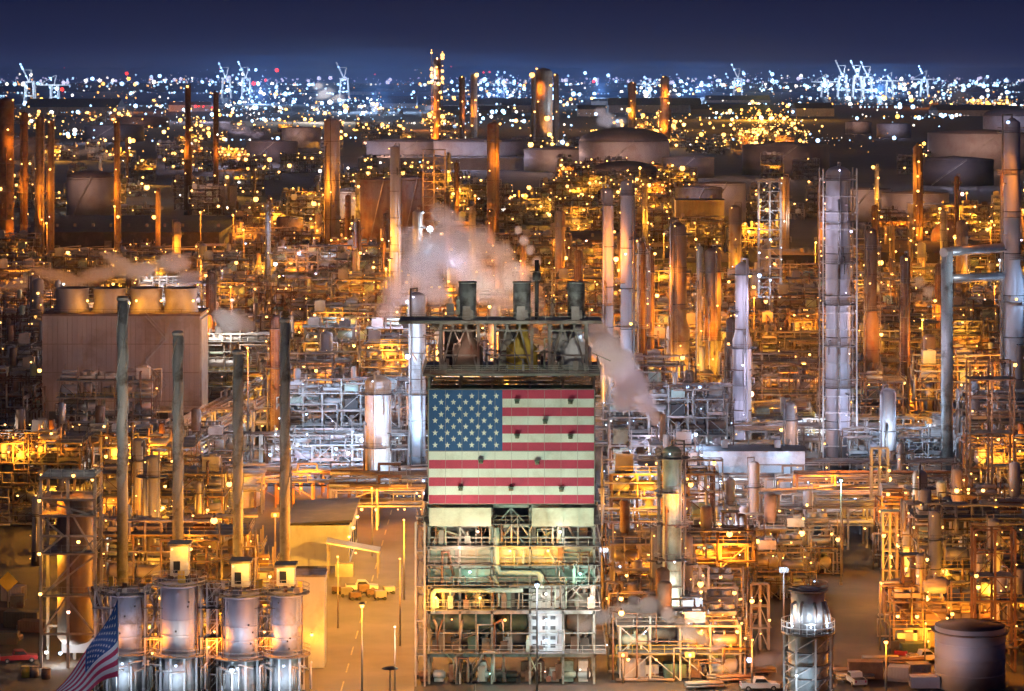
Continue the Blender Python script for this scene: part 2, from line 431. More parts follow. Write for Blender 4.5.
def warehouse(w, d, h, look="", m='wall', roofm='roof', pitched=True, name="warehouse"):
    t = thing(name, "building", look); b = MB().cb(0, d / 2, 0, w, d, h); b.build("wall", m, t)
    r_ = MB(); e = .5; o = len(r_.v); rz = h + (min(w, d) * .14 if pitched else .4)
    r_.v += [(-w / 2 - e, -e, h + .01), (w / 2 + e, -e, h + .01), (w / 2 + e, d + e, h + .01), (-w / 2 - e, d + e, h + .01), (-w / 2 - e, d / 2, rz), (w / 2 + e, d / 2, rz)]
    for f_ in ((0, 1, 5, 4), (3, 4, 5, 2), (0, 4, 3), (1, 2, 5), (3, 2, 1, 0)): r_.face([o + i for i in f_])
    r_.build("roof", roofm, t)
    if w > 12:
        n = min(12, int(w / 9))
        for i in range(n): MB().cb(-w / 2 + w * (i + .5) / n, d * .25, h + .4, 1.2, 1.2, 1.6).build("roof_vent", "steel", t)
    dr = MB(); dr.box(-1.8, -.06, 0, 1.8, -.003, min(3.6, h * .7)); dr.build("door", "steel", t)
    return t

def bulb_scale(s): return max(1.0, 1.25 / (s * .25))  # enlarges distant globes, their size standing in for glow

def place(t, px, by, rz=0, dy=0):
    p, s = at(px, by); t.location = p + Vector((0, dy, 0)); t.rotation_euler = (0, 0, rz)
    k = bulb_scale(s)
    for c in kids(t):
        if c.type == 'MESH' and c.data.name.startswith("lamp"): c.scale = (k * min(2.2, .38 + R.expovariate(2.6)),) * 3
    return t

exec_parts = []
# ------------------------------------------------------------------ the setting
def sheet(name, pts, z, m):
    b = MB(); b.v = [(p[0], p[1], z) for p in pts]; b.face(list(range(len(pts)))); return structure(name, b, m)
def gpt(px, by): p, _ = at(px, by); return (p.x, p.y)
sheet("ground", [(-42000, -300), (42000, -300), (42000, 78000), (-42000, 78000)], 0, "ground")
sheet("plant_yard", [(-90, 340), (110, 340), (110, 640), (-90, 640)], .004, "asphalt")
sheet("yard_road", [(-33.5, 345), (-13.5, 345), (-13.5, 560), (-33.5, 560)], .012, "concrete")
sheet("cross_road", [(-80, 352), (95, 352), (95, 378), (-80, 378)], .008, "asphalt")
sheet("side_road", [gpt(834, 640), gpt(905, 640), gpt(876, 565), gpt(836, 540), gpt(800, 540), gpt(816, 566)], .012, "asphalt")
sheet("harbour_water", [(-9000, 9500), (9000, 9500), (14000, 20000), (-14000, 20000)], .05, "water")
b = MB()
for k in range(9): b.box(-33.2, 352 + k * 22, 0, -32.9, 365 + k * 22, .15)
b.box(-13.4, 420, 0, -13.15, 552, .15)
structure("road_kerb", b, "concrete")
b = MB()
for k in range(14): b.v += [(-23.6, 385 + k * 12, .018), (-23.4, 385 + k * 12, .018), (-23.4, 391 + k * 12, .018), (-23.6, 391 + k * 12, .018)]; b.face([4 * k, 4 * k + 1, 4 * k + 2, 4 * k + 3])
structure("road_marking", b, "line")

# ------------------------------------------------------------------ flags
def flag_surface(t, S, nu=56, thick=.06, off=.02):
    """one cloth or board: S(u, v) gives points, u from hoist to fly, v from top to bottom"""
    def strip(b, u0, u1, v0, v1, o):
        m = max(1, int(nu * (u1 - u0))); base = len(b.v)
        for i in range(m + 1):
            for v in (v0, v1):
                p = S(u0 + (u1 - u0) * i / m, v); b.v.append((p[0], p[1] - o, p[2]))
        for i in range(m):
            a = base + 2 * i; b.face([a, a + 2, a + 3, a + 1][::-1], True)
    w, r_ = MB(), MB()
    for k in range(13):
        (r_ if k % 2 == 0 else w).__class__
        tgt = r_ if k % 2 == 0 else w
        u0 = .445 if k < 7 else 0
        strip(tgt, u0, 1, k / 13, (k + 1) / 13, 0)
    c = MB()
    for k in range(7): strip(c, 0, .445, k / 13, (k + 1) / 13, 0)
    w.build("white_stripes", "flagwhite", t); r_.build("red_stripes", "red", t); cn = c.build("canton", "blue", t)
    st = MB(); hv = 7 / 13
    A = .445
    for row in range(9):
        for colm in range(6 if row % 2 == 0 else 5):
            u = A * ((colm * 2 + (1 if row % 2 == 0 else 2)) / 12); v = hv * (row + 1) / 10
            n = len(st.v); 
            for q in range(10):
                rr = .0285 if q % 2 == 0 else .0125; an = -PI / 2 + q * PI / 5
                p = S(u + rr * math.cos(an) * .62, v + rr * math.sin(an) * 1.02); st.v.append((p[0], p[1] - off, p[2]))
            p = S(u, v); st.v.append((p[0], p[1] - off - .004, p[2]))
            for q in range(10): st.face([n + q, n + (q + 1) % 10, n + 10][::-1])
    st.build("star", "flagwhite", cn)

# ------------------------------------------------------------------ the tower that carries the flag
BY = 684.0
TP, TS = at(512, BY)
def TX(px): return (px - CX) / TS
def TZ(py): return (BY - py) / TS
tw = thing("flag_tower", "process tower", "", (0, TP.y, 0), label="open pale green steel tower that carries the big flag, three grey hoods on its roof")
XS = [429, 460, 492, 530, 563, 594]
fr = MB(); DEP = 15.0
for px in XS:
    for y in (0, 5, 10, DEP): fr.cb(TX(px), y, 0, .32, .32, TZ(378))
for px in (444, 476, 511, 546, 578): fr.cb(TX(px), 0, TZ(655), .14, .14, TZ(507) - TZ(655))
for py, hh in ((655, .55), (633, .16), (612, .5), (600, .16), (587, .3), (578, .12), (567, .32), (557, .12), (548, .35), (537, .14), (526, .3), (506, .4), (440, .3), (390, .4)):
    for y in (0, 5, 10, DEP): fr.box(TX(427), y - .16, TZ(py) - hh / 2, TX(596), y + .16, TZ(py) + hh / 2)
    for px in XS: fr.box(TX(px) - .13, .25, TZ(py) - .1, TX(px) + .13, DEP - .25, TZ(py) + .14)
def X(a, b, c, d, t=.22, y=-.05): fr.bar((TX(a), y, TZ(b)), (TX(c), y, TZ(d)), t)
X(495, 526, 511, 508); X(511, 508, 528, 526); X(495, 548, 511, 527); X(528, 548, 511, 527)
X(460, 587, 436, 569); X(563, 587, 592, 568); X(429, 548, 444, 527); X(475, 548, 460, 527)
for a in (429, 563): X(a, 655, a + 31, 613, .14, DEP)
fr.build("steel_frame", "stack", tw)
for py in (655, 612, 587, 567, 548, 526, 503, 378):
    ex = 10 if py in (655,) else 4
    d = MB().box(TX(427) - ex / TS, -1.4, TZ(py) + .42, TX(596) + ex / TS, DEP + .5, TZ(py) + .5).build("deck", "grating", tw)
    if py in (503,): continue
    MB().rail([(TX(427) - ex / TS, DEP, TZ(py) + .5), (TX(427) - ex / TS, -1.35, TZ(py) + .5), (TX(596) + ex / TS, -1.35, TZ(py) + .5), (TX(596) + ex / TS, DEP, TZ(py) + .5)], 1.1, .06, 1.6).build("handrail", "pale", d)
def panel(a, b, c, d, m, y=.5, lab=None, nm="cladding_panel"):
    p = MB().box(TX(a), y, TZ(d), TX(b), y + .12, TZ(c))
    n = max(1, int((b - a) / 15))
    for k in range(n + 1): x = TX(a + (b - a) * k / n); p.box(x - .05, y - .08, TZ(d), x + .05, y - .003, TZ(c))
    return p.build(nm, m, tw, lab)
panel(430, 491, 506, 524, "cream", -1.75); panel(532, 593, 506, 524, "cream", -1.75); light(tw, TX(462), -9, TZ(520), 'mint', 520); light(tw, TX(562), -9, TZ(520), 'mint', 520)  # mint fill lights added in front of the panels
for a, b in ((430, 459), (461, 490), (494, 529), (532, 562), (565, 593)):
    panel(a, b, 550, 564, "cream", .6, nm="wall_panel")
    panel(a, b, 570, 585, "green", .6, nm="wall_panel")
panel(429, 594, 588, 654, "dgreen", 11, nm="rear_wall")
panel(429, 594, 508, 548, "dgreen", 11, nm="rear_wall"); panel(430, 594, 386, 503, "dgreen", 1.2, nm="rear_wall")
panel(531, 562, 590, 611, "white", .4, "white floodlit switch room", "cabin"); panel(531, 562, 614, 653, "white", .4, "white floodlit switch room", "cabin")
q = MB()
for z in (596, 603, 620, 630, 640, 648): 
    for a in (535, 545, 553): q.cb(TX(a), .3, TZ(z), .7, .12, .5)
q.build("cabinet_fittings", "dark", tw)
for px in (446, 477): 
    MB().drum((TX(px) - 1.9, 3.5, TZ(625)), (TX(px) + 1.9, 3.5, TZ(625)), 1.35, 16).build("drum", "dgreen", tw)
MB().drum((TX(500), 4.5, TZ(628)), (TX(524), 4.5, TZ(628)), 1.3, 16).build("drum", "dgreen", tw)
MB().drum((TX(570), 4.5, TZ(628)), (TX(588), 4.5, TZ(628)), 1.3, 16).build("drum", "brown", tw)
for a, z, m in ((438, 600, "rust"), (450, 599, "brown"), (470, 600, "dgreen"), (480, 601, "pale"), (505, 600, "steel"), (518, 599, "dark"), (573, 600, "brown"), (584, 600, "pale"), (440, 642, "brown"), (455, 645, "dark"), (472, 643, "dgreen"), (486, 645, "steel"), (508, 644, "pale"), (575, 643, "rust"), (585, 645, "dark")):
    MB().cb(TX(a), 2.2, TZ(z + 9), 1.2, 1.4, 1.9).cyl(TX(a), 2.0, TZ(z + 9) + 1.8, TZ(z + 9) + 2.6, .3, 8).build("pump_skid", m, tw)
for a in (458, 511, 566):
    MB().tube([(TX(a), 8, 3), (TX(a), 8, 5), (TX(a), 8, 36), (TX(a), 8, 38.5)], [1.2, 3.2, 3.2, 1.4], 20).build("process_drum", "clad", tw)
MB().tube([(TX(497), -.6, TZ(527)), (TX(497), -.6, TZ(565)), (TX(500), -.6, TZ(571)), (TX(538), -.6, TZ(572)), (TX(541), -.6, TZ(576)), (TX(541), -.6, TZ(587))], .42, 10).build("large_pipe", "green", tw)
MB().tube([(TX(433), -.7, TZ(612)), (TX(433), -.7, TZ(592)), (TX(436), -.7, TZ(589)), (TX(523), -.7, TZ(589))], .38, 10).build("large_pipe", "green", tw)
for k in range(26):
    a = R.uniform(431, 592); c = R.choice([606, 650, 580, 545, 684]); MB().tube([(TX(a), -.5 + R.uniform(0, 2), TZ(c)), (TX(a), -.5, TZ(c - R.uniform(10, 30)))] + [(TX(a + R.uniform(-9, 9)), -.4, TZ(c - 31))], R.choice([.09, .13, .2]), 6).build("pipework", R.choice(["pale", "steel", "rust", "green"]), tw)
for k in range(70):
    a = R.uniform(431, 592); c = R.choice([654, 611, 586, 566, 547, 684, 377, 377, 321]); hh = R.uniform(.5, 2.3); y = R.uniform(-.9, 1.6) if c not in (377, 321) else R.uniform(2.2, 7)
    q = MB().cb(TX(a), y, TZ(c) + .5, R.uniform(.3, 1.1), .5, hh)
    if k % 2: q.cyl(TX(a), y, TZ(c) + .4 + hh, TZ(c) + 1.1 + hh, .16, 8)
    q.build("equipment_box", R.choice(["pale", "steel", "rust", "green", "dark", "brown"]), tw)
for k in range(44):
    a = R.uniform(430, 592); c = R.choice([654, 611, 611, 586, 547, 684, 547, 377, 377, 377]); y = -.7 if c not in (377,) else R.uniform(1, 8); z = TZ(c) + .5; top = z + R.uniform(2, 4.6)
    MB().tube([(TX(a), y, z), (TX(a), y, top), (TX(a) + R.uniform(-4, 4), y, top), (TX(a) + R.uniform(-4, 4), y + .8, z + 1)], R.choice([.07, .1, .15, .22]), 6).build("pipework", R.choice(["pale", "steel", "rust", "green", "clad"]), tw)
# stair tower on the road side
s = MB()
for k in range(9):
    za, zb = k * 2.4 + 1.9, k * 2.4 + 4.3; a, b_ = ((-1.2, 5.5) if k % 2 else (5.5, -1.2))
    for o in (0, .9): s.bar((TX(417) + o, a, za), (TX(417) + o, b_, zb), .16); s.bar((TX(417) + o, a, za + 1.1), (TX(417) + o, b_, zb + 1.1), .07)
    s.box(TX(417) - .2, b_ - .6, zb - .05, TX(417) + 1.1, b_ + .6, zb + .04)
for y in (-1.6, 6): 
    for x in (TX(416), TX(425)): s.cb(x, y, 0, .25, .25, TZ(520))
s.build("stair", "pale", tw)
# undercroft
for k in range(12):
    a = 424 + k * 14.5; MB().cb(TX(a), 2.2, 0, 1.3, 1.3, R.uniform(1.2, 3)).drum((TX(a) - .6, 1.5, 1.0), (TX(a) + .8, 1.5, 1.0), .5, 8).build("pump_skid", R.choice(["dark", "rust", "green", "white", "steel"]), tw)
# lower and upper roof deck, hoods
rf = MB().box(TX(424), -1.8, TZ(378) + .55, TX(600), DEP, TZ(378) + .8).build("roof_deck", "steel", tw)
MB().rail([(TX(400), -1.7, TZ(378) + .8), (TX(600), -1.7, TZ(378) + .8), (TX(600), DEP, TZ(378) + .8)], 1.1, .06, 2).build("handrail", "pale", rf)
rf = MB().box(TX(398), 2, TZ(323), TX(602), 9.5, TZ(322)).box(TX(398), 1.8, TZ(325), TX(602), 2.1, TZ(321.8)).build("walkway", "steel", tw)
MB().rail([(TX(385), 2.1, TZ(322)), (TX(604), 2.1, TZ(322)), (TX(604), 9.4, TZ(322))], 1.1, .06, 2).build("handrail", "pale", rf)
for k, (xc, a, b_) in enumerate(((467, 440, 478), (522, 495, 532), (577, 550, 587))):
    h = MB(); w = TX(xc + 8.5) - TX(xc - 8.5)
    h.tube([(TX(xc), 5.5, TZ(322)), (TX(xc), 5.5, TZ(286))], [w * .52, w * .52], 16); h.cyl(TX(xc), 5.5, TZ(286), TZ(284.5), w * .56, 16)
    for zz in (315, 305, 295): h.ring(TX(xc), 5.5, TZ(zz), w * .53, .06, 16)
    hd = h.build("exhaust_hood", "stack", tw); light(tw, TX(xc + 3), -6, TZ(308), 'white', 700)  # each hood gets an added fill light in front
    MB().cb(TX(xc - 1), 3.6, TZ(322), 1.1, .5, 1.9).cb(TX(xc + 4), 3.9, TZ(321), .5, .4, 1.2).build("control_box", "pale", hd)
    for y in (2.5, 8.5):
        g = MB()
        for px in (a, b_): g.cb(TX(px), y, TZ(376), .4, .4, TZ(325) - TZ(376))
        g.bar((TX(a), y, TZ(376)), (TX(a + 13), y, TZ(326)), .3) ; g.bar((TX(b_), y, TZ(376)), (TX(b_ - 13), y, TZ(326)), .3)
        g.bar((TX(a + 19), y, TZ(344)), (TX(a + 11), y, TZ(326)), .2); g.bar((TX(b_ - 19), y, TZ(344)), (TX(b_ - 11), y, TZ(326)), .2)
        for zz in (333, 326, 358): g.box(TX(a), y - .1, TZ(zz), TX(b_), y + .1, TZ(zz) + .25)
        g.build("leg_frame", "steel", tw)
    MB().tube([(TX(xc), 5.5, TZ(375)), (TX(xc), 5.5, TZ(352)), (TX(xc), 5.5, TZ(341)), (TX(xc), 5.5, TZ(325))], [2.2, 2.2, .9, .8], 16).build("drum_head", ["brown", "yellow", "white"][k], tw)  # yellow and white heads repeat the colour of the light inside the frames
    MB().box(TX(a) + .4, 8.8, TZ(376), TX(b_) - .4, 9.0, TZ(334)).build("screen_wall", ["dark", "cream", "white"][k], tw)  # cream and white screens carry the lit look in their colour
light(tw, TX(526), 5.5, TZ(336), 'gold', 1500); light(tw, TX(581), 5, TZ(338), 'blue', 900); light(tw, TX(459), 1.2, TZ(345), 'pink', 160)
for px, py, hue, pw in ((460, 546, 'pink', 900), (510, 549, 'gold', 1500), (548, 549, 'gold', 1300), (436, 596, 'gold', 1500), (480, 596, 'gold', 500), (546, 592, 'white', 500), (546, 618, 'blue', 700), (546, 638, 'blue', 700), (592, 595, 'pink', 500), (478, 530, 'pink', 350), (560, 530, 'white', 600), (470, 570, 'teal', 260), (580, 572, 'teal', 350), (505, 618, 'amber', 250), (452, 618, 'amber', 200), (580, 668, 'white', 160), (490, 672, 'teal', 120), (545, 670, 'pink', 90)):
    lamp(tw, TX(px), -.6, TZ(py), hue, .8 if pw > 200 else .4); light(tw, TX(px), -2.2, TZ(py) - .3, hue, pw * .55)
fl = thing("flag_board", "flag", "", (TX(429.5), TP.y - 2.4, TZ(502)), label="large flat flag of stars and stripes mounted on the tower face")
FW, FHt = TX(593.5) - TX(429.5), TZ(388) - TZ(501)
flag_surface(fl, lambda u, v: (u * FW, -.02, .14 + (1 - v) * FHt))
MB().box(-.1, .03, .05, FW + .1, .2, FHt + .25).build("backing_board", "pale", fl)
se = MB()
for k in range(1, 10): se.box(FW * k / 10 - .02, -.045, .14, FW * k / 10 + .02, -.024, .14 + FHt)
se.box(0, -.05, .14 + FHt * 6 / 13 - .05, FW, -.026, .14 + FHt * 6 / 13 + .05)
se.build("seam", "tank", fl)
sp = MB()
for k in (1, 7): sp.box(0, -.04, .14 + FHt * (13 - k * 6.99) / 13 - .02 if k == 1 else .14 + FHt * 6 / 13 - .02, FW, -.026, .14 + FHt * 6 / 13 + .02)
for px, py in ((517, 399.5), (570, 400), (545, 419.5), (517, 434), (570, 434.5), (481, 459), (537, 460), (461, 486), (511, 486), (561, 487)):
    MB().cyl(0, 0, -.25, .25, .3, 10).cb(0, -.1, .2, .75, .6, .15).build("vent_cover", "dgreen", fl).location = (TX(px) - TX(429.5), -.3, TZ(py) - TZ(502))

mast = thing("vent_mast", "mast", "", (TX(537), TP.y + 4, TZ(322)), label="thin dark vent mast rising beside the middle hood on the tower roof")
MB().cyl(0, 0, 0, TZ(262) - TZ(322), .28, 8).cyl(0, 0, 5.5, 6.6, .6, 10).build("pole", "dark", mast)
MB().disc(0, 0, 6.7, .3, .9, .1, 12).build("platform", "grating", mast)

light(tw, TX(450), -26, 9, 'mint', 2600, .5); light(tw, TX(565), -26, 9, 'mint', 2600, .5)  # two added mint fills for the lower tower, no fixtures
# floodlight masts that light the flag
def mast_lamp(px, by, topy, hue, power, label, heads=1, aim=None, dish=False, energy_r=.3):
    p, s = at(px, by); h = (by - topy) / s
    t = thing("lamp_post", "lamp post", "", p, label=label, group="lamp posts")
    MB().cyl(0, 0, 0, h, .16, 8, .09).cb(0, 0, 0, .5, .5, .4).build("pole", "steel", t)
    hd = MB(); hd.cyl(0, 0, h - .05, h + .25, 1.1 if dish else .5, 12, .25).build("lamp_head", "dark", t)
    if aim:
        l = bpy.data.lights.new("floodlight", 'SPOT'); l.color = HUE[hue]; l.energy = power; l.spot_size = math.radians(58); l.spot_blend = .8; l.shadow_soft_size = .3
        o = bpy.data.objects.new("floodlight", l); COL.objects.link(o); o.parent = t; o.location = (0, .9, h + .2)
        o.rotation_euler = (Vector(aim) - (p + Vector((0, .9, h)))).to_track_quat('-Z', 'Y').to_euler()
    else:
        b = MB(); b.ball(0, 0, h - .25, .3 if not dish else .2, 8); b.build("lamp_glass", EM[hue], t)
        light(t, 0, -.4, h - .7, hue, power)
    return t
mast_lamp(390, 748, 668, 'mint', 19000, "lamp post with a dark dish head standing in the orange yard", aim=(TX(490), TP.y, TZ(445)), dish=True)
mast_lamp(475, 752, 682, 'mint', 15000, "short post with a small hood in front of the flag tower", aim=(TX(550), TP.y, TZ(450)), dish=False)
mast_lamp(537, 745, 583, 'blue', 900, "tall thin dark post before the white floodlit cabins")
mast_lamp(362, 700, 604, 'amber', 9000, "thin post with an amber head beside the orange yard road")
mast_lamp(841, 585, 479, 'teal', 2200, "tall pale post with a teal lamp over the pipe racks")
mast_lamp(886, 720, 640, 'amber', 900, "dim thin post between the pickup and the round tank")
mast_lamp(232, 770, 668, 'blue', 1500, "post hidden low between the silver silos")

# ------------------------------------------------------------------ waving flag
p, s = at(118, 770)
fp = thing("flagpole", "flagpole", "", p, label="white pole carrying the waving flag before the silver silos")
MB().cyl(0, 0, 0, (770 - 594) / s, .14, 8, .07).ball(0, 0, (770 - 594) / s, .25, 8).build("pole", "white", fp)
wf = thing("waving_flag", "flag", "", p, label="flag of stars and stripes drooping and waving from its pole")
def WS(u, v):
    ux, tx = 118 - 60 * u - 6 * u * v, 602 + 96 * u ** .82
    bx, bz = 118 - 66 * u, 678 + 42 * u ** 1.3
    px = ux * (1 - v) + bx * v + 2.4 * math.sin(9 * u + 4 * v) * u; py = tx * (1 - v) + bz * v + 3.0 * math.sin(11 * u + 2 * v + 1) * u ** .6
    px = 118 + (px - 118) * 1.12; py = 598 + (py - 602) * 1.03
    return ((px - 118) / s, -.2 - 1.1 * math.sin(8 * u + 3 * v) * u ** .5 - u * 1.5, (770 - py) / s)
flag_surface(wf, WS, off=.05)
light(fp, -1, -5, 14, 'violet', 170)

# ------------------------------------------------------------------ four straked stacks
def strake_stack(px, top, by, rad_px, label):
    p, s = at(px, by); h = (by - top) / s; rr = rad_px / s; t = thing("straked_stack", "stack", "", p, label=label, group="straked steel stacks")
    MB().tube([(0, 0, 0), (0, 0, h)], [rr * 1.1, rr * .95], 20).disc(0, 0, h - .6, rr * .97, rr * 1.15, .4, 20).build("shell", "stack", t)
    for k in range(3):
        b = MB(); n = 44; z0 = h * .42
        for i in range(n + 1):
            a = 2 * PI * k / 3 + i * .2; z = z0 + (h - z0 - 1) * i / n; c, s_ = math.cos(a), math.sin(a)
            b.v += [(c * rr * .93, s_ * rr * .93, z - .06), (c * rr * 1.17, s_ * rr * 1.17, z - .06), (c * rr * 1.17, s_ * rr * 1.17, z + .06), (c * rr * .93, s_ * rr * .93, z + .06)]
        for i in range(n):
            o = 4 * i
            for j in range(4): b.face([o + j, o + (j + 1) % 4, o + 4 + (j + 1) % 4, o + 4 + j])
        b.build("strake", "stack", t)
    return t
strake_stack(122.5, 296, 652, 5.3, "tallest of the four spiral-straked stacks, left end of their row")
strake_stack(178, 331, 645, 5.3, "second straked stack from the left, before the cooling tower wall")
strake_stack(238, 350, 640, 5.0, "shortest straked stack, third from the left, crossing the diagonal pipes")
strake_stack(285, 318, 645, 5.0, "rightmost straked stack, its top bent over by a small cap pipe")
for px, by in ((122, 640), (178, 636), (240, 630), (285, 632)):
    p, s = at(px, by); light(None, p.x - 12, p.y - 30, 40, 'white', 1500); light(None, p.x + 2, p.y - 4, 15, 'amber', 900)  # fill lights added to brighten the stacks, no fixtures

# ------------------------------------------------------------------ silver silos
def silo(px, top, bot, by, rpx, hue, cabin, label):
    p, s = at(px, by); Z = lambda y: (by - y) / s; rr = rpx / s
    t = thing("steel_silo", "silo", "", p, label=label, group="silver silos on lit skirts")
    b = MB().cyl(0, 0, Z(bot), Z(top), rr, 28)
    for q in (.02, .3, .52, .98): b.ring(0, 0, Z(bot) + (Z(top) - Z(bot)) * q, rr + .03, .12, 28)
    b.tube([(0, 0, Z(top)), (0, 0, Z(top) + .5)], [rr, .5], 28); b.build("shell", "mauve" if by % 2 == 0 and px > 150 and px < 260 else "tankpale", t)
    for sx in (-1, 1):
        a = -PI / 2 + sx * R.uniform(.5, 1.1); l = MB(); lx, ly = math.cos(a) * (rr + .35), math.sin(a) * (rr + .35)
        for o in (-.22, .22): l.bar((lx + o, ly, Z(bot)), (lx + o, ly, Z(top) + 1), .06)
        for k in range(18): l.bar((lx - .22, ly, Z(bot) + k * .58), (lx + .22, ly, Z(bot) + k * .58), .04)
        l.build("ladder", "pale", t)
        a += .35 * sx; MB().tube([(math.cos(a) * (rr + .3), math.sin(a) * (rr + .3), 1), (math.cos(a) * (rr + .3), math.sin(a) * (rr + .3), Z(top) + .8), (math.cos(a) * rr * .5, math.sin(a) * rr * .5, Z(top) + .8)], .14, 8).build("riser_pipe", R.choice(["steel", "rust"]), t)
    for k in range(5): MB().cb(R.uniform(-rr, rr), R.uniform(-rr, rr), Z(top) + .3, R.uniform(.3, 1), .5, R.uniform(.5, 1.6)).build("top_fitting", R.choice(["rust", "steel", "yellow", "dark"]), t)
    b = MB().tube([(0, 0, 0), (0, 0, Z(bot) - .05)], [rr * 1.05, rr * .9], 20)
    for q in range(10):
        a = q * 2 * PI / 10; b.cb(math.cos(a) * rr * 1.1, math.sin(a) * rr * 1.1, 0, .3, .3, Z(bot))
    b.build("skirt", "white", t)
    for zz, ex in ((Z(top) + .05, 1.1), (Z(bot) + .1, 1.2)):
        d = MB().disc(0, 0, zz, rr + .05, rr + ex, .12, 28).build("platform", "grating", t)
        q = MB()
        for k in (.55, 1.1): q.ring(0, 0, zz + k, rr + ex - .05, .05, 28)
        for k in range(16): a = k * PI / 8; q.bar((math.cos(a) * (rr + ex - .05), math.sin(a) * (rr + ex - .05), zz), (math.cos(a) * (rr + ex - .05), math.sin(a) * (rr + ex - .05), zz + 1.1), .05)
        q.build("handrail", "pale", d)
    q = MB()
    for k in range(4): a = -PI / 2 + R.uniform(-1, 1); q.cb(math.cos(a) * rr * 1.0, math.sin(a) * rr * 1.0, Z(bot) + R.uniform(.5, 8), .22, .2, .24)
    q.build("nozzle", "dark", t)
    for k in range(7): 
        a = R.uniform(-2.8, -.3); MB().tube([(math.cos(a) * (rr + 1.5), math.sin(a) * (rr + 1.5), R.uniform(0, 1)), (math.cos(a) * (rr + 1.5), math.sin(a) * (rr + 1.5), R.uniform(3, 4.4)), (math.cos(a + .5) * (rr + 1.3), math.sin(a + .5) * (rr + 1.3), R.uniform(3, 4.4))], .16, 6).build("pipework", R.choice(["white", "pale", "clad"]), t)
    light(t, .6, -rr - 1.8, Z(bot) + 3.2, hue, 120); light(t, 0, -rr - 3, 2.2, 'blue', 420); light(t, -3, -rr - 9, Z(top) - 2, 'violet', 420); light(t, rr + 1.5, 0, Z(bot) + 3, 'amber', 500)  # fill lights added around the shell and skirt
    lamp(t, 0, -rr - 1.4, Z(bot) - .6, 'blue', .7)
    if cabin:
        cw = 11 / s
        c = MB().box(-cw * .8 , -1.2, Z(top) + 1.2, cw * .8, 1.8, Z(cabin)).build("cabin", "cream", t)
        MB().box(-cw, -1.5, Z(cabin) + .01, cw, 2.1, Z(cabin) + .35).build("roof", "dark", c)
        MB().rail([(-cw - 1, -2, Z(top) + 1), (cw + 1, -2, Z(top) + 1)], 1.1, .06, 1).build("handrail", "pale", c)
        MB().box(-cw * .5, -1.26, Z(top) + 1.6, cw * .1, -1.203, Z(top) + 3.2).build("window", "glass", c); light(t, cw * .5, -2.6, Z(cabin) - .3, 'gold', 300)
        lamp(t, -cw * .6, -1.2, Z(cabin) - .3, 'gold', .5)
    return t
silo(127, 592, 652, 688, 20, 'pink', None, "first silver silo, beside the waving flag")
silo(180, 583, 654, 690, 20, 'white', 545, "second silver silo, brightly spotlit, with a glowing yellow cabin on top")
silo(241, 594, 657, 690, 19.5, 'blue', 562, "third silver silo with a pale glowing cabin above it")
silo(286, 593, 655, 690, 16, 'pink', 566, "narrow fourth silver silo beside the tall yellow wall")
p, s = at(304, 668)
wl = thing("lift_shaft", "building", "", p, label="tall narrow yellow-lit wall block at the end of the silo row")
MB().box(-2.4, 0, 0, 2.9, 5, 13).build("wall", "cream", wl); MB().box(-2.6, -.2, 13.01, 3.1, 5.2, 13.3).build("roof", "steel", wl)
MB().box(-.6, -.06, 0, .6, -.003, 2.3).build("door", "steel", wl); lamp(wl, 1.2, -.3, 5, 'gold', 1.0, 160); light(wl, 6, -1, 6, 'gold', 900)

# pipe bundles and ladders standing between the silos
for i_, (px, lb) in enumerate(((103, "pipe and ladder bundle left of the first silver silo"), (153, "pipe and ladder bundle between first and second silver silos"), (209, "pipe and ladder bundle between second and third silver silos"), (215, "short pipe bundle tight against the third silver silo"), (265, "pipe and ladder bundle between third and fourth silver silos"))):
    p, s = at(px, 692); t = thing("pipe_bundle", "pipes", "", p, label=lb, group="pipe bundles between the silos"); hh = R.uniform(12, 15)
    b = MB()
    for x in (-1.1, 1.1):
        for y in (0, 2): b.cb(x, y, 0, .2, .2, hh)
    for k in range(6):
        z = hh * (k + 1) / 6; b.box(-1.1, -.08, z - .1, 1.1, .08, z); b.box(-1.1, 1.92, z - .1, 1.1, 2.08, z); b.bar((-1.1, 0, z - hh / 6), (1.1, 0, z), .1)
    b.build("frame", "pale", t)
    for k in range(5): x = -1 + k * .5; MB().tube([(x, .6 + k * .2, 0), (x, .6 + k * .2, hh * R.uniform(.5, .95)), (x + R.choice([-1.2, 1.2]), 1, hh * R.uniform(.95, 1.05))], R.choice([.12, .18]), 6).build("pipe", R.choice(["pale", "rust", "clad", "brown"]), t)
    for k in range(3): MB().box(-1.5, -.5, 3.5 + k * 4, 1.5, 2.4, 3.58 + k * 4).build("deck", "grating", t)
    lamp(t, 0, -.2, R.uniform(5, 9), 'gold', .7); light(t, .3, -.8, 7, 'amber', 500); light(t, -.3, 3, 12, 'amber', 700)
# ------------------------------------------------------------------ left scaffold with long braces
p, s = at(68, 668); Z = lambda y: (668 - y) / s; XX = lambda px: (px - 68) / s
sf = thing("braced_stair_frame", "stair tower", "", p, label="orange-lit stair frame with long diagonal braces at the left edge of the plant")
b = MB()
for px in (41, 68, 95):
    for y in (0, 6): b.cb(XX(px), y, 0, .38, .38, Z(478))
for zz in (478, 500, 516, 536, 554, 596, 634):
    for y in (0, 6): b.box(XX(41), y - .13, Z(zz) - .15, XX(95), y + .13, Z(zz) + .15)
for a in ((41, 634, 66, 598), (95, 634, 66, 598), (41, 596, 95, 556), (45, 594, 93, 540), (41, 516, 64, 536), (41, 554, 62, 537), (95, 554, 64, 500), (41, 500, 95, 516)):
    b.bar((XX(a[0]), -.1, Z(a[1])), (XX(a[2]), -.1, Z(a[3])), .3)
b.build("steel_frame", "pale", sf)
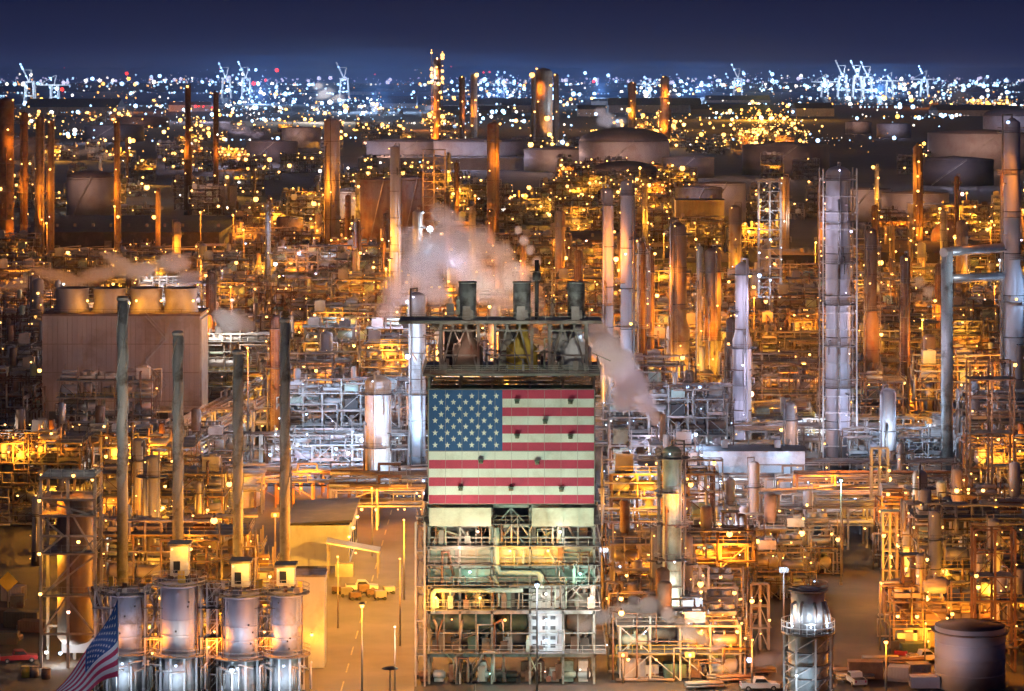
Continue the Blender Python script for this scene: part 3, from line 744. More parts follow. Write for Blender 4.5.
for zz in (478, 500, 516, 554, 596): 
    d = MB().box(XX(40), -.8, Z(zz) + .2, XX(96), 6.5, Z(zz) + .28).build("deck", "grating", sf)
    MB().rail([(XX(40), -.75, Z(zz) + .28), (XX(96), -.75, Z(zz) + .28), (XX(96), 6.4, Z(zz) + .28)], 1.1, .06, 1.5).build("handrail", "pale", d)
MB().drum((XX(72), 3, Z(640)), (XX(72), 3, Z(505)), 2.6, 20).build("vessel", "brown", sf)
MB().box(XX(56), 5, Z(660), XX(94), 5.3, Z(600)).build("screen_wall", "tank", sf)
for px, py, hue, pw in ((41, 499, 'amber', 900), (41, 552, 'gold', 1200), (42, 592, 'gold', 1200), (75, 474, 'amber', 600), (80, 540, 'gold', 1000), (70, 610, 'pink', 1300), (48, 650, 'white', 700), (62, 651, 'blue', 500)):
    lamp(sf, XX(px), -.5, Z(py), hue, 1.1); light(sf, XX(px) + (.8 if px < 50 else 0), 1.4, Z(py) - .6, hue, pw * .85)

# ------------------------------------------------------------------ vehicles
def pickup(px, by, rz, paint, label):
    p, s = at(px, by); t = thing("pickup_truck", "pickup truck", "", p, rz, label=label, group="pickup trucks in the yard")
    b = MB(); o = len(b.v)
    # side profile extruded: bonnet, cab, bed
    def ext(b, prof, y0, y1):
        n = len(prof); o = len(b.v); b.v += [(x, y0, z) for x, z in prof] + [(x, y1, z) for x, z in prof]
        b.face([o + i for i in range(n)]); b.face([o + n + i for i in range(n)][::-1])
        for i in range(n): b.face([o + i, o + n + i, o + n + (i + 1) % n, o + (i + 1) % n])
    ext(b, [(-2.7, .45), (2.6, .45), (2.65, .95), (1.3, 1.1), (-.9, 1.12), (-2.7, 1.1)], -.95, .95); b.build("body", paint, t)
    b = MB(); ext(b, [(1.25, 1.11), (.6, 1.75), (-.7, 1.78), (-.95, 1.13)], -.82, .82); c = b.build("cab", paint, t)
    b = MB(); ext(b, [(1.05, 1.2), (.62, 1.66), (-.62, 1.68), (-.8, 1.2)], -.835, .835); b.build("window", "glass", c)
    MB().box(-2.6, -.8, 1.13, -1.05, .8, 1.15).build("bed", "dark", t)
    for x in (1.75, -1.75):
        for y in (-.88, .88):
            w = MB().tube([(x, y - .12, .38), (x, y + .12, .38)], .38, 14).build("wheel", "rubber", t); MB().tube([(x, y - .13, .38), (x, y + .13, .38)], .2, 10).build("rim", "clad", w)
    for y in (-.7, .7): MB().cb(2.64, y, .68, .06, .35, .2).build("headlight", "white", t); MB().cb(-2.72, y, .75, .05, .2, .3).build("tail_light", "red", t)
pickup(19, 662, .25, "truckred", "dark red pickup parked beside the braced stair frame")
pickup(855, 684, 1.75, "truck", "white pickup parked below the ringed blue-lit drum")
pickup(362, 591, .1, "truck", "pale flatbed pickup parked beside the sloping lit canopy")
pickup(903, 655, 1.3, "truckred", "dark pickup standing in the cluttered lot left of the round tank")
pickup(925, 662, .2, "truck", "pale pickup nearest the round tank in the cluttered lot")
pickup(760, 690, .05, "truck", "white pickup close left of the ringed drum")
pickup(14, 620, 1.2, "truck", "dim pale pickup parked under the tilted sign board")
p, s = at(8, 612); sg = thing("sign_board", "sign", "", p, label="blank diamond sign board tilted on a post at the left edge")
MB().cyl(0, 0, 0, 4.2, .12, 8).build("post", "steel", sg); b = MB(); b.v = [(0, -.2, 3.2), (1.6, -.2, 4.8), (0, -.2, 6.4), (-1.6, -.2, 4.8), (0, -.1, 3.2), (1.6, -.1, 4.8), (0, -.1, 6.4), (-1.6, -.1, 4.8)]
for f_ in ((0, 1, 2, 3), (7, 6, 5, 4), (0, 4, 5, 1), (1, 5, 6, 2), (2, 6, 7, 3), (3, 7, 4, 0)): b.face(list(f_))
b.build("board", "yellow", sg)
for k, (px, by, m, lb) in enumerate(((26, 677, "yellow", "yellow barrel beside the red pickup"), (34, 677, "steel", "grey barrel next to the yellow barrel"), (46, 679, "rust", "rusty barrel at the foot of the braced stair frame"))):
    p, s = at(px, by); o = MB().cyl(0, 0, 0, 1.5, .65, 14).disc(0, 0, .7, .65, .69, .08, 14).disc(0, 0, 1.42, .6, .7, .1, 14).build("barrel", m); o.location = p; reg(o, "barrel", "", "barrels", lb)

for k in range(34):
    px, by = R.choice([(R.uniform(603, 780), R.uniform(672, 690)), (R.uniform(862, 935), R.uniform(640, 672)), (R.uniform(2, 38), R.uniform(600, 650)), (R.uniform(840, 935), R.uniform(675, 690))])
    p, s = at(px, by); t = thing("yard_container" if k % 2 else "pipe_pallet", "container" if k % 2 else "pallet", "small steel container" if k % 2 else "pallet of pipes", p, R.uniform(-.3, .3), "stored goods in the yard")
    if k % 2:
        w_, h_ = R.uniform(2, 5.5), R.uniform(1.4, 2.6); b = MB().cb(0, 0, .15, w_, 2.2, h_)
        for q in range(int(w_ / .45)): b.cb(-w_ / 2 + .3 + q * .45, -1.13, .25, .12, .08, h_ - .2)
        b.build("body", R.choice(["rust", "dgreen", "steel", "dark", "brown", "tank"]), t); MB().cb(w_ / 2 + .03, 0, .3, .05, 1.8, h_ - .3).build("door", "steel", t)
    else:
        b = MB()
        for q in range(9): y = -.8 + (q % 5) * .4 + (.2 if q > 4 else 0); z = .5 + (.36 if q > 4 else 0); b.tube([(-2.6, y, z), (2.6, y, z)], .17, 8)
        b.build("pipe_stack", R.choice(["rust", "steel", "brown"]), t)["kind"] = "stuff"
        MB().cb(-1.5, 0, 0, .2, 2, .33).build("bearer", "dark", t); MB().cb(1.5, 0, 0, .2, 2, .33).build("bearer", "dark", t)
# yard buildings
p, s = at(319, 566); wb = thing("workshop", "building", "", p, label="dark-roofed workshop with a brightly lit end wall beside the yard road")
b = MB().box(-5.5, 0, 0, 5.2, 26, 7); b.build("wall", "cream", wb)
b = MB(); b.v = [(-6, -.5, 7.0), (5.7, -.5, 7.6), (5.7, 26.5, 7.6), (-6, 26.5, 7.0), (-6, -.5, 7.4), (5.7, -.5, 8), (5.7, 26.5, 8), (-6, 26.5, 7.4)]
for f_ in ((3, 2, 1, 0), (4, 5, 6, 7), (0, 1, 5, 4), (1, 2, 6, 5), (2, 3, 7, 6), (3, 0, 4, 7)): b.face(list(f_))
b.build("roof", "roof", wb)
for k in range(4): MB().box(5.203, 3 + k * 6, 1, 5.26, 6 + k * 6, 4.4).build("window", "glass", wb)
lamp(wb, 5.9, 2, 6.5, 'gold', 1.2); light(wb, 7.5, 3, 5, 'gold', 1500); light(wb, 7.5, 14, 5, 'gold', 1500); lamp(wb, 5.9, 14, 6.5, 'gold', 1.2)
p, s = at(350, 577); cn = thing("canopy_shelter", "shelter", "", p, label="open shelter with a sloping bright roof sheet in the yard")
b = MB(); b.v = [(-4, -1.5, 5.9), (5, -1.5, 4.3), (5, 3.5, 4.3), (-4, 3.5, 5.9), (-4, -1.5, 6.1), (5, -1.5, 4.5), (5, 3.5, 4.5), (-4, 3.5, 6.1)]
for f_ in ((3, 2, 1, 0), (4, 5, 6, 7), (0, 1, 5, 4), (1, 2, 6, 5), (2, 3, 7, 6), (3, 0, 4, 7)): b.face(list(f_))
b.build("roof", "white", cn)
for x in (-3.7, 4.7):
    for y in (-1.2, 3.2): MB().cb(x, y, 0, .2, .2, 5.8 if x < 0 else 4.3).build("post", "pale", cn)
MB().cb(-1, 1, 0, 3, 2, 2.2).build("cabinet", "pale", cn); lamp(cn, 0, -1.5, 7.2, 'gold', 1, 900); lamp(cn, 1, 0, 4.2, 'gold', .7, 500)
for k in range(7):
    p, s = at(338 + k * 8.5, 594 + (k % 3) * 3); t = thing("welding_cart", "cart", "small utility cart parked by the yard road", p, R.uniform(-.5, .5), group="carts in the yard")
    MB().cb(0, 0, .45, 1.8, 1.0, .8 + .3 * (k % 2)).build("body", R.choice(["rust", "tank", "dark", "steel"]), t)
    for x in (-.6, .6): MB().tube([(x, -.6, .3), (x, .6, .3)], .3, 10).build("wheel", "rubber", t)
    MB().bar((.9, 0, .6), (1.7, 0, 1.0), .08).build("handle", "steel", t)

# ------------------------------------------------------------------ round tank and ringed drum at lower right
p, s = at(970, 686)
rt = storage_tank(4.85, (686 - 625) / s, 'cone', 'tank', stair=False); rt.location = p; rt["label"] = "pale round tank with a dark sunken roof at the lower right"; THINGS.append([rt, "", True]); rt["category"] = "storage tank"
light(rt, -5, -9, 7, 'violet', 420)
p, s = at(808, 702); Z = lambda y: (702 - y) / s
rd = thing("ringed_drum", "drum", "", p, label="dark drum with a blue-white floodlit ring platform and grey cap")
MB().cyl(0, 0, 0, Z(634), 20 / s, 24).build("lower_shell", "stack", rd)
for k in range(4): MB().disc(0, 0, Z(650 + k * 13), 20 / s + .02, 25 / s, .12, 24).build("platform", "grating", rd)
q = MB()
for k in range(8):
    a = k * PI / 4 + .2; q.cb(math.cos(a) * 25 / s, math.sin(a) * 25 / s, 0, .25, .25, Z(634)); a2 = a + PI / 4
    for z in (646, 659, 672, 685): q.bar((math.cos(a) * 25 / s, math.sin(a) * 25 / s, Z(z)), (math.cos(a2) * 25 / s, math.sin(a2) * 25 / s, Z(z - 12)), .12)
q.build("cage_frame", "pale", rd); MB().tube([(0, 0, Z(634)), (0, 0, Z(592)), (0, 0, Z(588))], [17 / s, 17 / s, 10 / s], 24).build("upper_shell", "clad", rd)
d = MB().disc(0, 0, Z(632), .5, 27 / s, .3, 28).build("platform", "dark", rd); q = MB()
for k in (.7, 1.4): q.ring(0, 0, Z(632) + .3 + k, 26.6 / s, .08, 28)
for k in range(22): a = k * PI / 11; q.bar((math.cos(a) * 26.6 / s, math.sin(a) * 26.6 / s, Z(632)), (math.cos(a) * 26.6 / s, math.sin(a) * 26.6 / s, Z(632) + 1.7), .08)
q.build("handrail", "white", d)
d = MB().disc(0, 0, Z(590), .5, 20 / s, .15, 24).build("platform", "rust", rd); q = MB()
for k in (.6, 1.1): q.ring(0, 0, Z(590) + k, 19.5 / s, .06, 24)
q.build("handrail", "rust", d)
for a in (-2.5, -2.0, -1.3, -.7, -.3): MB().tube([(math.cos(a) * 22 / s, math.sin(a) * 22 / s, Z(630)), (math.cos(a) * 22 / s, math.sin(a) * 22 / s, Z(R.uniform(600, 618))), (math.cos(a) * 17 / s, math.sin(a) * 17 / s, Z(600))], .22, 8).build("riser_pipe", "clad", rd)
for a in (-2.4, -1.57, -.8): lamp(rd, math.cos(a) * 24 / s, math.sin(a) * 24 / s, Z(622), 'blue', .6); light(rd, math.cos(a) * 25 / s, math.sin(a) * 28 / s, Z(619), 'blue', 330)
light(rd, -2, -6, 3.5, 'blue', 700)
lamp(rd, -2, -3.6, 4.5, 'blue', .8)
# lattice tower
def lattice(px, top, by, wpx, label, hues, n=12, m="pale"):
    p, s = at(px, by); h = (by - top) / s; w = wpx / s; t = thing("lattice_tower", "scaffold tower", "", p, label=label); b = MB()
    for x in (-w, 0, w):
        for y in (0, w): b.cb(x, y, 0, .35, .35, h)
    L = int(h / 3)
    for k in range(L):
        z = h * (k + 1) / L
        for y in (0, w): b.bar((-w, y, z), (w, y, z), .22)
        b.bar((-w, -.05, z - h / L), (0, -.05, z), .13); b.bar((w, -.05, z - h / L), (0, -.05, z), .13)
    b.build("steel_frame", m, t)
    for k in range(0, L, 3): MB().box(-w - .4, -.7, h * (k + 1) / L + .15, w + .4, w + .4, h * (k + 1) / L + .22).build("deck", "grating", t)
    for k in range(n): lamp(t, R.choice([-w, 0, w]), -.3, h * R.random(), pick(R, hues), 1)
    pw = 3200 if by < 500 else 750; light(t, 0, -6, h * .3, pick(R, hues), pw); light(t, 0, -6, h * .8, pick(R, hues), pw)
    place(t, px, by); return t
# ------------------------------------------------------------------ hand-placed columns (picture x, top, base, half width)
def col(px, top, by, hw, nplat, seed, m, look_label, hues=AMB, nlamp=5, nlit=1, power=2600, taper=None, name="distillation_column"):
    p, s = at(px, by); t = column((by - top) / s, hw / s, nplat, seed, m, hues, nlamp, nlit, power, name=name, taper=taper)
    place(t, px, by); t["label"] = look_label; THINGS[-1][2] = True; return t
W = "distillation_column"
c = col(838, 166, 470, 12.5, 7, 1, "mauve", "tallest white column wrapped in ladders and ring platforms", [("violet", 4), ("white", 1), ("pink", 1)], 5, 3, 2000)
p, s = at(838, 470); b = MB(); hh = (470 - 455) / s
for x in (-3.6, 3.6):
    for y in (-3.6, 3.6): b.cb(x, y, 0, .3, .3, (470 - 168) / s)
for k in range(18):
    z = 2 + k * ((470 - 172) / s) / 18
    for y in (-3.6, 3.6): b.bar((-3.6, y, z), (3.6, y, z), .15)
    for x in (-3.6, 3.6): b.bar((x, -3.6, z), (x, 3.6, z), .15)
b.build("support_frame", "pale", c)
col(608, 188, 455, 5.5, 5, 2, "mauve", "left one of the twin slender white columns behind the flag tower", MIX, 4, 2, 3200)
col(626.5, 180, 458, 6, 6, 3, "mauve", "right one of the twin slender white columns behind the flag tower", MIX, 4, 2, 3200)
col(678, 222, 420, 12, 5, 4, "brown", "stout brown column with a narrow top right of the twin columns", AMB, 5, 2, 4200, taper=.45)
col(700, 246, 408, 3, 1, 5, "pale", "very thin pale pipe column between two brown columns", AMB, 2, 1, 2000)
col(713, 248, 408, 8, 2, 6, "brown", "smooth brown column beside the very thin pale pipe column", AMB, 3, 2, 3000)
col(742, 262, 458, 9.5, 5, 7, "mauve", "violet-lit column with a narrower neck over the long white roof", [("violet", 4), ("white", 1), ("blue", 1)], 4, 3, 2000, taper=.6)
col(888, 388, 482, 8, 0, 8, "mauve", "plain pale violet column without platforms", COLD, 0, 1, 2600)
col(871, 228, 432, 8, 3, 9, "brown", "brown column between the tallest white column and the dark flare duct", AMB, 4, 1, 2600, taper=.55)
col(417, 292, 470, 8.5, 2, 10, "white", "white column close on the left of the flag tower roof", COLD, 3, 2, 3600)
col(417.5, 210, 330, 5, 2, 11, "clad", "steam-wrapped column with a bright white lamp at its head", COLD, 1, 1, 2500)
col(395, 146, 330, 5, 2, 12, "mauve", "pale banded stack before the brown round tank", MIX, 2, 1, 2600)
col(332, 118, 262, 8, 1, 13, "clad", "thick short white column beyond the brown tanks", MIX, 2, 1, 5000)
col(493, 122, 262, 6, 2, 14, "brown", "orange-lit slim column standing alone over the dark tanks", AMB, 3, 2, 5000)
col(784, 176, 262, 5.5, 1, 15, "clad", "plain pale column before the long dark tank row", MIX, 2, 1, 2500)
col(790, 402, 470, 7, 1, 16, "clad", "short capped column right of the long white roof", MIX, 3, 1, 1400)
col(920, 470, 592, 7.5, 2, 17, "clad", "pale column rising from the right-hand process area", MIX, 4, 1, 1300)
col(1012, 118, 470, 11.5, 8, 18, "mauve", "massive blue-lit column at the right edge", COLD, 6, 3, 2200, taper=.55)
col(51, 120, 262, 3.4, 2, 19, "brown", "brown column second in the left-edge row of tall columns", AMB, 3, 1, 1800)
col(40, 116, 268, 4.5, 2, 20, "brown", "broad brown column in the left-edge row of tall columns", AMB, 3, 1, 1800)
col(6, 98, 275, 8, 6, 21, "rust", "broadest rust-red column at the left edge of the photo", AMB, 6, 2, 1900)
col(24, 112, 262, 4, 4, 22, "rust", "rust column between the broadest and broad brown columns", AMB, 3, 1, 3000)
col(117, 120, 262, 3, 2, 23, "brown", "narrow amber-lit column right of the left-edge row", AMB, 3, 1, 3400)
col(188, 85, 215, 4, 2, 24, "rust", "dark tapering column before the red-lit skyline", AMB, 3, 1, 5200, taper=.5)
col(216, 92, 215, 2.6, 1, 25, "rust", "thin dark rusty mast column near the red skyline lights", AMB, 3, 1, 4000)
col(437, 58, 158, 3.6, 6, 26, "rust", "tallest red-lit tower breaking the skyline", AMB, 12, 3, 42000)
col(462, 76, 150, 3, 2, 27, "rust", "thin left stack of the far pair beyond the dark tank row", MIX, 3, 1, 12000)
col(474, 74, 150, 3.4, 2, 28, "tank", "thin right stack of the far pair beyond the dark tank row", MIX, 3, 1, 12000)
col(544, 68, 150, 8.5, 2, 29, "brown", "wide shadowy tower on the skyline above the dark tanks", AMB, 5, 2, 20000)
col(534, 74, 148, 2.5, 1, 30, "rust", "thin stack left of the wide shadowy skyline tower", AMB, 2, 0)
col(556, 74, 148, 2.5, 1, 31, "rust", "thin stack right of the wide shadowy skyline tower", AMB, 2, 0)
col(632, 82, 145, 4, 3, 32, "rust", "amber-dotted skyline tower above the domed tank", AMB, 7, 1, 20000)
col(665, 76, 146, 6, 4, 33, "brown", "tapering skyline tower right of the domed tank", AMB, 8, 2, 22000, taper=.5)
lattice(672, 452, 655, 13, "pale scaffold cage wrapped round the stout green column", MIX, 5)
col(672, 446, 660, 9.5, 6, 34, "green", "stout pale green column right of the flag tower", COLD, 2, 2, 420)
col(152, 455, 600, 8, 2, 35, "tank", "grey vessel column between the first two straked stacks", AMB, 3, 1, 1500)
col(138, 438, 590, 6, 2, 36, "clad", "pale vessel column just behind the tallest straked stack", AMB, 3, 1, 1500)
col(378, 375, 500, 13, 2, 37, "white", "fat white blue-lit vessel with two lamps on its head", COLD, 2, 2, 2800)
col(905, 255, 440, 5, 2, 38, "rust", "rusty column near the dark flare duct", AMB, 3, 1, 2300)
col(158, 190, 265, 2.5, 1, 39, "brown", "little amber column beside the dark dome-roofed tank", AMB, 3, 1, 2600)
col(650, 250, 400, 4, 2, 40, "rust", "rusty column just right of the twin white columns", AMB, 3, 1, 2600)
col(918, 145, 262, 5, 3, 41, "brown", "gold-dotted column before the long right-hand tank", AMB, 8, 2, 5000)
col(560, 210, 320, 5, 2, 42, "brown", "brown column behind the right hood of the flag tower", AMB, 4, 1, 3000)
col(356, 250, 330, 4, 1, 43, "brown", "small brown column near the violet-lit compressor deck", AMB, 3, 1, 2200)
col(735, 205, 330, 6, 2, 44, "brown", "brown column in front of the amber tank group", AMB, 4, 1, 2600)
col(962, 220, 330, 6, 2, 45, "brown", "short amber column left of the massive blue-lit column", AMB, 4, 1, 2600)
# dark stack joined by ducts to the massive column
p, s = at(947, 482); t = thing("dark_stack", "stack", "", p, label="dark cylindrical stack joined by a horizontal duct to the massive column")
MB().cyl(0, 0, 0, (482 - 252) / s, 6 / s, 20).build("shell", "stack", t)
MB().tube([(0, 0, (482 - 262) / s), (0, 0, (482 - 250) / s)], 1.25, 14).tube([(-.9, -.9, (482 - 252) / s), (14, 15, (482 - 252) / s)], 1.0, 12).build("duct", "clad", t)
MB().tube([(.6, 0, (482 - 279) / s), (14, 15, (482 - 281) / s)], .9, 12).build("duct", "clad", t)
light(t, 6, -6, 46, 'blue', 2200); light(t, -4, -6, 30, 'violet', 1200)
lattice(770, 182, 345, 11, "white-lit lattice scaffold tower beside the tallest white column", COLD)
lattice(437, 50, 158, 5.5, "red-lamped lattice wrapped round the tallest skyline tower", AMB, 60, "rust")
lattice(914, 556, 650, 11, "ladder-like orange lattice tower left of the round tank", AMB, 4, "rust")
lattice(995, 530, 672, 20, "big orange portal frame tower at the right edge", AMB, 8, "rust")
lattice(992, 362, 560, 22, "tall amber-lit braced frame filled with vessels at the right edge", AMB, 9, "brown")
lattice(434, 150, 300, 11, "white scaffold frame between the brown round tanks and the steam", MIX, 8)

# ------------------------------------------------------------------ cooling tower with four fan drums
p, s = at(121, 430); ct = thing("cooling_tower", "cooling tower", "", p, label="long brown windowless cooling tower with four fan drums on its roof")
w = (199 - 43) / s; h = (430 - 316) / s; b = MB().box(-w / 2, 0, 0, w / 2, 18, h)
for k in range(9): x = -w / 2 + w * k / 8; b.cb(x, -.08, 0, .35, .15, h)
b.build("wall", "wall", ct)
b = MB()
for k in range(33): x = -w / 2 + w * k / 32; b.cb(x, -.05, .2, .07, .08, h - .4)
for z in (.25, .5, .75): b.box(-w / 2, -.16, h * z, w / 2, -.09, h * z + .2)
b.build("batten", "brown", ct)
b = MB(); x = w * .16
for k in range(5):
    a, c_ = (0, 5) if k % 2 else (5, 0)
    b.bar((x + a, -1, h * k / 5), (x + c_, -1, h * (k + 1) / 5), .25); b.bar((x + a, -1, h * k / 5 + 1), (x + c_, -1, h * (k + 1) / 5 + 1), .1)
b.build("stair", "pale", ct)
for k in range(6): MB().box(-w / 2 + 1.5 + k * w / 6, -.3, .4, -w / 2 + w / 6 - 1.2 + k * w / 6, -.17, 4.5).build("louvre", "dark", ct)
MB().box(-w / 2 - .4, -.5, h + .01, w / 2 + .4, 18.5, h + .5).build("roof", "rust", ct)
MB().rail([(-w / 2, -.4, h + .5), (w / 2, -.4, h + .5)], 1.1, .07, 2).build("handrail", "rust", ct)
for px in (67, 105, 142, 177): MB().tube([((px - 121) / s, 8, h + .5), ((px - 121) / s, 8, h + 3), ((px - 121) / s, 8, h + 6.2)], [4.4, 3.7, 4.1], 26, False).build("fan_drum", "wall", ct)
MB().box(w / 2 + .01, 2, 0, w / 2 + .4, 16, h - 1).build("louvre", "pale", ct)
for px in (86, 135, 160, 192): lamp(ct, (px - 121) / s, 3.5, h + 3.5, 'gold', 1.2, 420)
light(ct, 0, -22, 12, 'pink', 300); light(ct, -12, -16, 24, 'pink', 200)

# ------------------------------------------------------------------ big tanks, dark roofs
def tank(px, top, by, hw, roof, m, label, stair=True):
    p, s = at(px, by); t = storage_tank(hw / s, (by - top) / s, roof, m, stair=stair); t.location = p + Vector((0, hw / s, 0)); reg(t, "storage tank", "", None, label); q = hw / s; light(t, -q * .4, -q - 1.3 * q, (by - top) / s * 1.3, 'pink' if R.random() < .7 else 'violet', 20 * (1.5 * q) ** 2, 1)  # ends with an added wash light in front of the tank, no fixture
for a in (
    (626, 142, 176, 46, 'dome', "tank", "huge domed tank at the middle of the skyline"),
    (626, 172, 192, 34, 'dome', "tankroof", "dark dome-roofed tank in front of the huge domed tank"),
    (380, 180, 268, 21, 'cone', "brown", "brown round tank behind the pale banded stack"),
    (414, 178, 264, 20, 'cone', "brown", "brown round tank nearest the white scaffold frame"),
    (87, 178, 222, 24, 'dome', "tank", "dark dome-roofed tank before the left dark roof"),
    (700, 188, 232, 24, 'cone', "brown", "amber-lit round tank in the right group"),
    (722, 184, 226, 26, 'cone', "tank", "larger pale tank behind the amber-lit round tank"),
    (865, 190, 222, 30, 'cone', "tank", "wide low tank just right of the tallest column"),
    (920, 194, 228, 34, 'cone', "tank", "wide low tank behind the gold-dotted column"),
    (990, 134, 170, 54, 'cone', "tank", "broad tank at the right edge below the skyline"),
    (1016, 116, 150, 28, 'dome', "tank", "domed pale tank at the right edge of the skyline"),
    (480, 142, 168, 48, 'cone', "tank", "low dark tank behind the orange-lit slim column"),
    (410, 142, 166, 46, 'cone', "tank", "low dark tank behind the pale banded stack"),
    (560, 150, 172, 36, 'cone', "tank", "low dark tank adjoining the huge domed tank"),
    (300, 128, 148, 20, 'cone', "tank", "small pale far tank left of the thick white column"),
    (790, 146, 176, 44, 'cone', "tankroof", "dark low tank right of the huge domed tank"),
    (860, 122, 134, 13, 'cone', "tank", "small far tank under the crane lights"),
    (896, 124, 138, 17, 'cone', "tank", "small far pale tank right of centre under the cranes"),
    (350, 192, 240, 13, 'dome', "white", "small white-lit tank beside the brown round tanks"),
    (215, 186, 222, 20, 'cone', "wall", "squat pinkish tank above the long dark roof"),
    (20, 140, 160, 34, 'cone', "tankroof", "dark far tank behind the left-edge columns"),
    (110, 126, 142, 30, 'cone', "tankroof", "dark far tank between the amber far units"),
    (140, 118, 128, 26, 'cone', "tankroof", "dark distant tank in the left middle distance"),
    (270, 142, 162, 26, 'cone', "tankroof", "dark tank under the blue haze lights"),
    (690, 158, 178, 26, 'cone', "tankroof", "dark flat tank close right of the huge domed tank"),
    (960, 160, 186, 40, 'cone', "tankroof", "dark wide tank before the broad right-edge tank"),
): tank(*a)
def hall(px, top, by, wpx, depth, m, label, look="", pitched=False, rm="roof"):
    p, s = at(px, by); t = warehouse(wpx / s, depth, (by - top) / s, look, m, rm, pitched); t.location = p; t["label"] = label; THINGS[-1][2] = True; return t
hall(108, 232, 248, 222, 170, "roof", "very long dark flat roof hall across the left side")
hall(680, 262, 282, 108, 90, "dark", "low black-roofed hall behind the stout brown column")
hall(930, 252, 274, 150, 95, "dark", "long black-roofed hall on the right behind the dark stack")
hall(560, 240, 262, 90, 80, "rust", "low dark hall behind the flag tower hoods")
hall(790, 255, 268, 60, 60, "dark", "black-roofed shed beside the lattice scaffold tower")
hall(458, 158, 170, 200, 120, "tank", "long low dark wall in front of the far dark tanks")
hall(150, 436, 470, 60, 30, "wall", "low brown shed below the diagonal pipes")
t = hall(752, 451, 502, 106, 9, "white", "long low white-lit roof right of the flag tower", rm="roof"); light(t, -8, -4, 11, 'cold', 1000); light(t, 6, -4, 11, 'cold', 1000)
hall(945, 205, 232, 60, 30, "brown", "small amber-lit block under the gold-dotted column")
hall(700, 200, 245, 48, 18, "brown", "square amber block left of the brown slim column")
hall(213, 190, 210, 34, 14, "wall", "small pale box building above the long dark roof")
hall(40, 478, 500, 60, 16, "cream", "cream cabin with a bright white lamp at the left edge")
hall(990, 478, 500, 44, 12, "clad", "pale roofed shelter at the right edge")

# ------------------------------------------------------------------ blue-white lit long hall of machines, pipe racks
NLV = {1: "one", 2: "two", 3: "three", 4: "four", 5: "five"}
def mk(nx, ny, nl, seed, hues=AMB, steel='steel', nlamp=9, nlit=2, power=2600, lh=4.6, bay=5.0):
    return process_structure(nx, ny, nl, seed, hues, steel, bay, lh, nlamp, nlit, power, look="%s-level %s unit" % (NLV[nl], steel))
NOW = {}
HOT = [(240, 300, 40, 25), (380, 300, 60, 25), (300, 370, 80, 25), (250, 260, 40, 15), (270, 212, 50, 30), (370, 215, 45, 30), (640, 215, 90, 28), (740, 240, 40, 30), (955, 235, 70, 30), (320, 320, 60, 30), (670, 385, 70, 35), (800, 372, 40, 30), (960, 430, 90, 60), (960, 590, 110, 60), (370, 540, 60, 50), (75, 545, 60, 60), (200, 620, 130, 50), (470, 200, 40, 25), (560, 215, 40, 25), (120, 280, 90, 20), (690, 650, 60, 40), (25, 262, 40, 25), (180, 165, 50, 20), (760, 140, 60, 20), (650, 140, 40, 20), (215, 150, 40, 20), (440, 135, 30, 20), (520, 430, 60, 40), (450, 345, 60, 25), (900, 320, 60, 25), (590, 320, 50, 30), (30, 190, 50, 40), (330, 480, 90, 40)]
def heat(px, by): return max([math.exp(-((px - a) / c) ** 2 - ((by - b) / d) ** 2) for a, b, c, d in HOT])
def unit(key, px, by, rz=0, lights=True, hue=None):
    """place a unit: the first time the unit itself, afterwards a copy with its parts"""
    src, look, used = LIB[key]
    far = by < 325; ht = heat(px, by); lights = lights and R.random() < (.42 if by < 480 else .1) + (.9 if by < 480 else .5) * ht; kf = .45 + .9 * ht
    if used: t = dup(src, lights=lights and not far, keep=kf * (.8 if by > 480 else (.4 if by > 300 else .34))); reg(t, "process unit", look, "process units of the refinery")
    else:
        t = src; LIB[key][2] = True; reg(t, "process unit", look, "process units of the refinery")
    place(t, px, by, rz)
    if far and lights: light(t, R.uniform(-7, 7), R.uniform(-3.5, 3), R.uniform(5, 13), R.choice(['gold', 'gold', 'amber']), (17000 if by > 260 else 36000) * (.95 + ht), .4)  # far units get one added boost light instead of copied ones
    return t
LIB = {}
spec = [("a", 5, 2, 4, AMB, "steel"), ("b", 4, 2, 5, AMB, "rust"), ("c", 6, 2, 2, AMB, "brown"), ("d", 5, 3, 3, MIX, "pale"), ("e", 3, 2, 5, AMB, "steel"),
        ("f", 6, 2, 3, AMB, "rust"), ("g", 4, 3, 4, AMB, "brown"), ("h", 7, 2, 2, AMB, "steel"), ("k", 4, 2, 2, MIX, "pale"), ("m", 5, 2, 4, AMB, "brown"),
        ("x", 6, 3, 4, COLD, "pale"), ("y", 5, 2, 2, COLD, "pale"), ("z", 4, 2, 3, COLD, "clad")]
SHADE = dict(steel="grey", rust="rusty", brown="brown", pale="pale", clad="silvery")
for i, (k, nx, ny, nl, hu, stl) in enumerate(spec):
    n0 = len(THINGS); t = process_structure(nx, ny, nl, 100 + i, hu, stl, 4.2, 3.9, 20, 2, 4200); del THINGS[n0:]
    LIB[k] = [t, "%s-level %s steel unit, %s bays wide" % (NLV[nl], SHADE[stl], {2: "two", 3: "three", 4: "four", 5: "five", 6: "six", 7: "seven"}[nx]), False]
AM = "abcefghm"
def row(by, x0, x1, keys, gap=4.0, jit=6, dens=1.0, lightp=.8):
    lightp *= 1.0 if by > 480 else (.9 if by > 325 else 1)
    p, s = at(0, by); x = x0
    while x < x1:
        k = R.choice(keys); w = dict((a[0], a[1]) for a in spec)[k] * 4.2 * s + gap * s
        if x + w > x1 + w * .6: break
        if R.random() < dens: unit(k, x + w / 2, by + R.uniform(-jit, jit) * .5, 0, R.random() < lightp)
        x += w
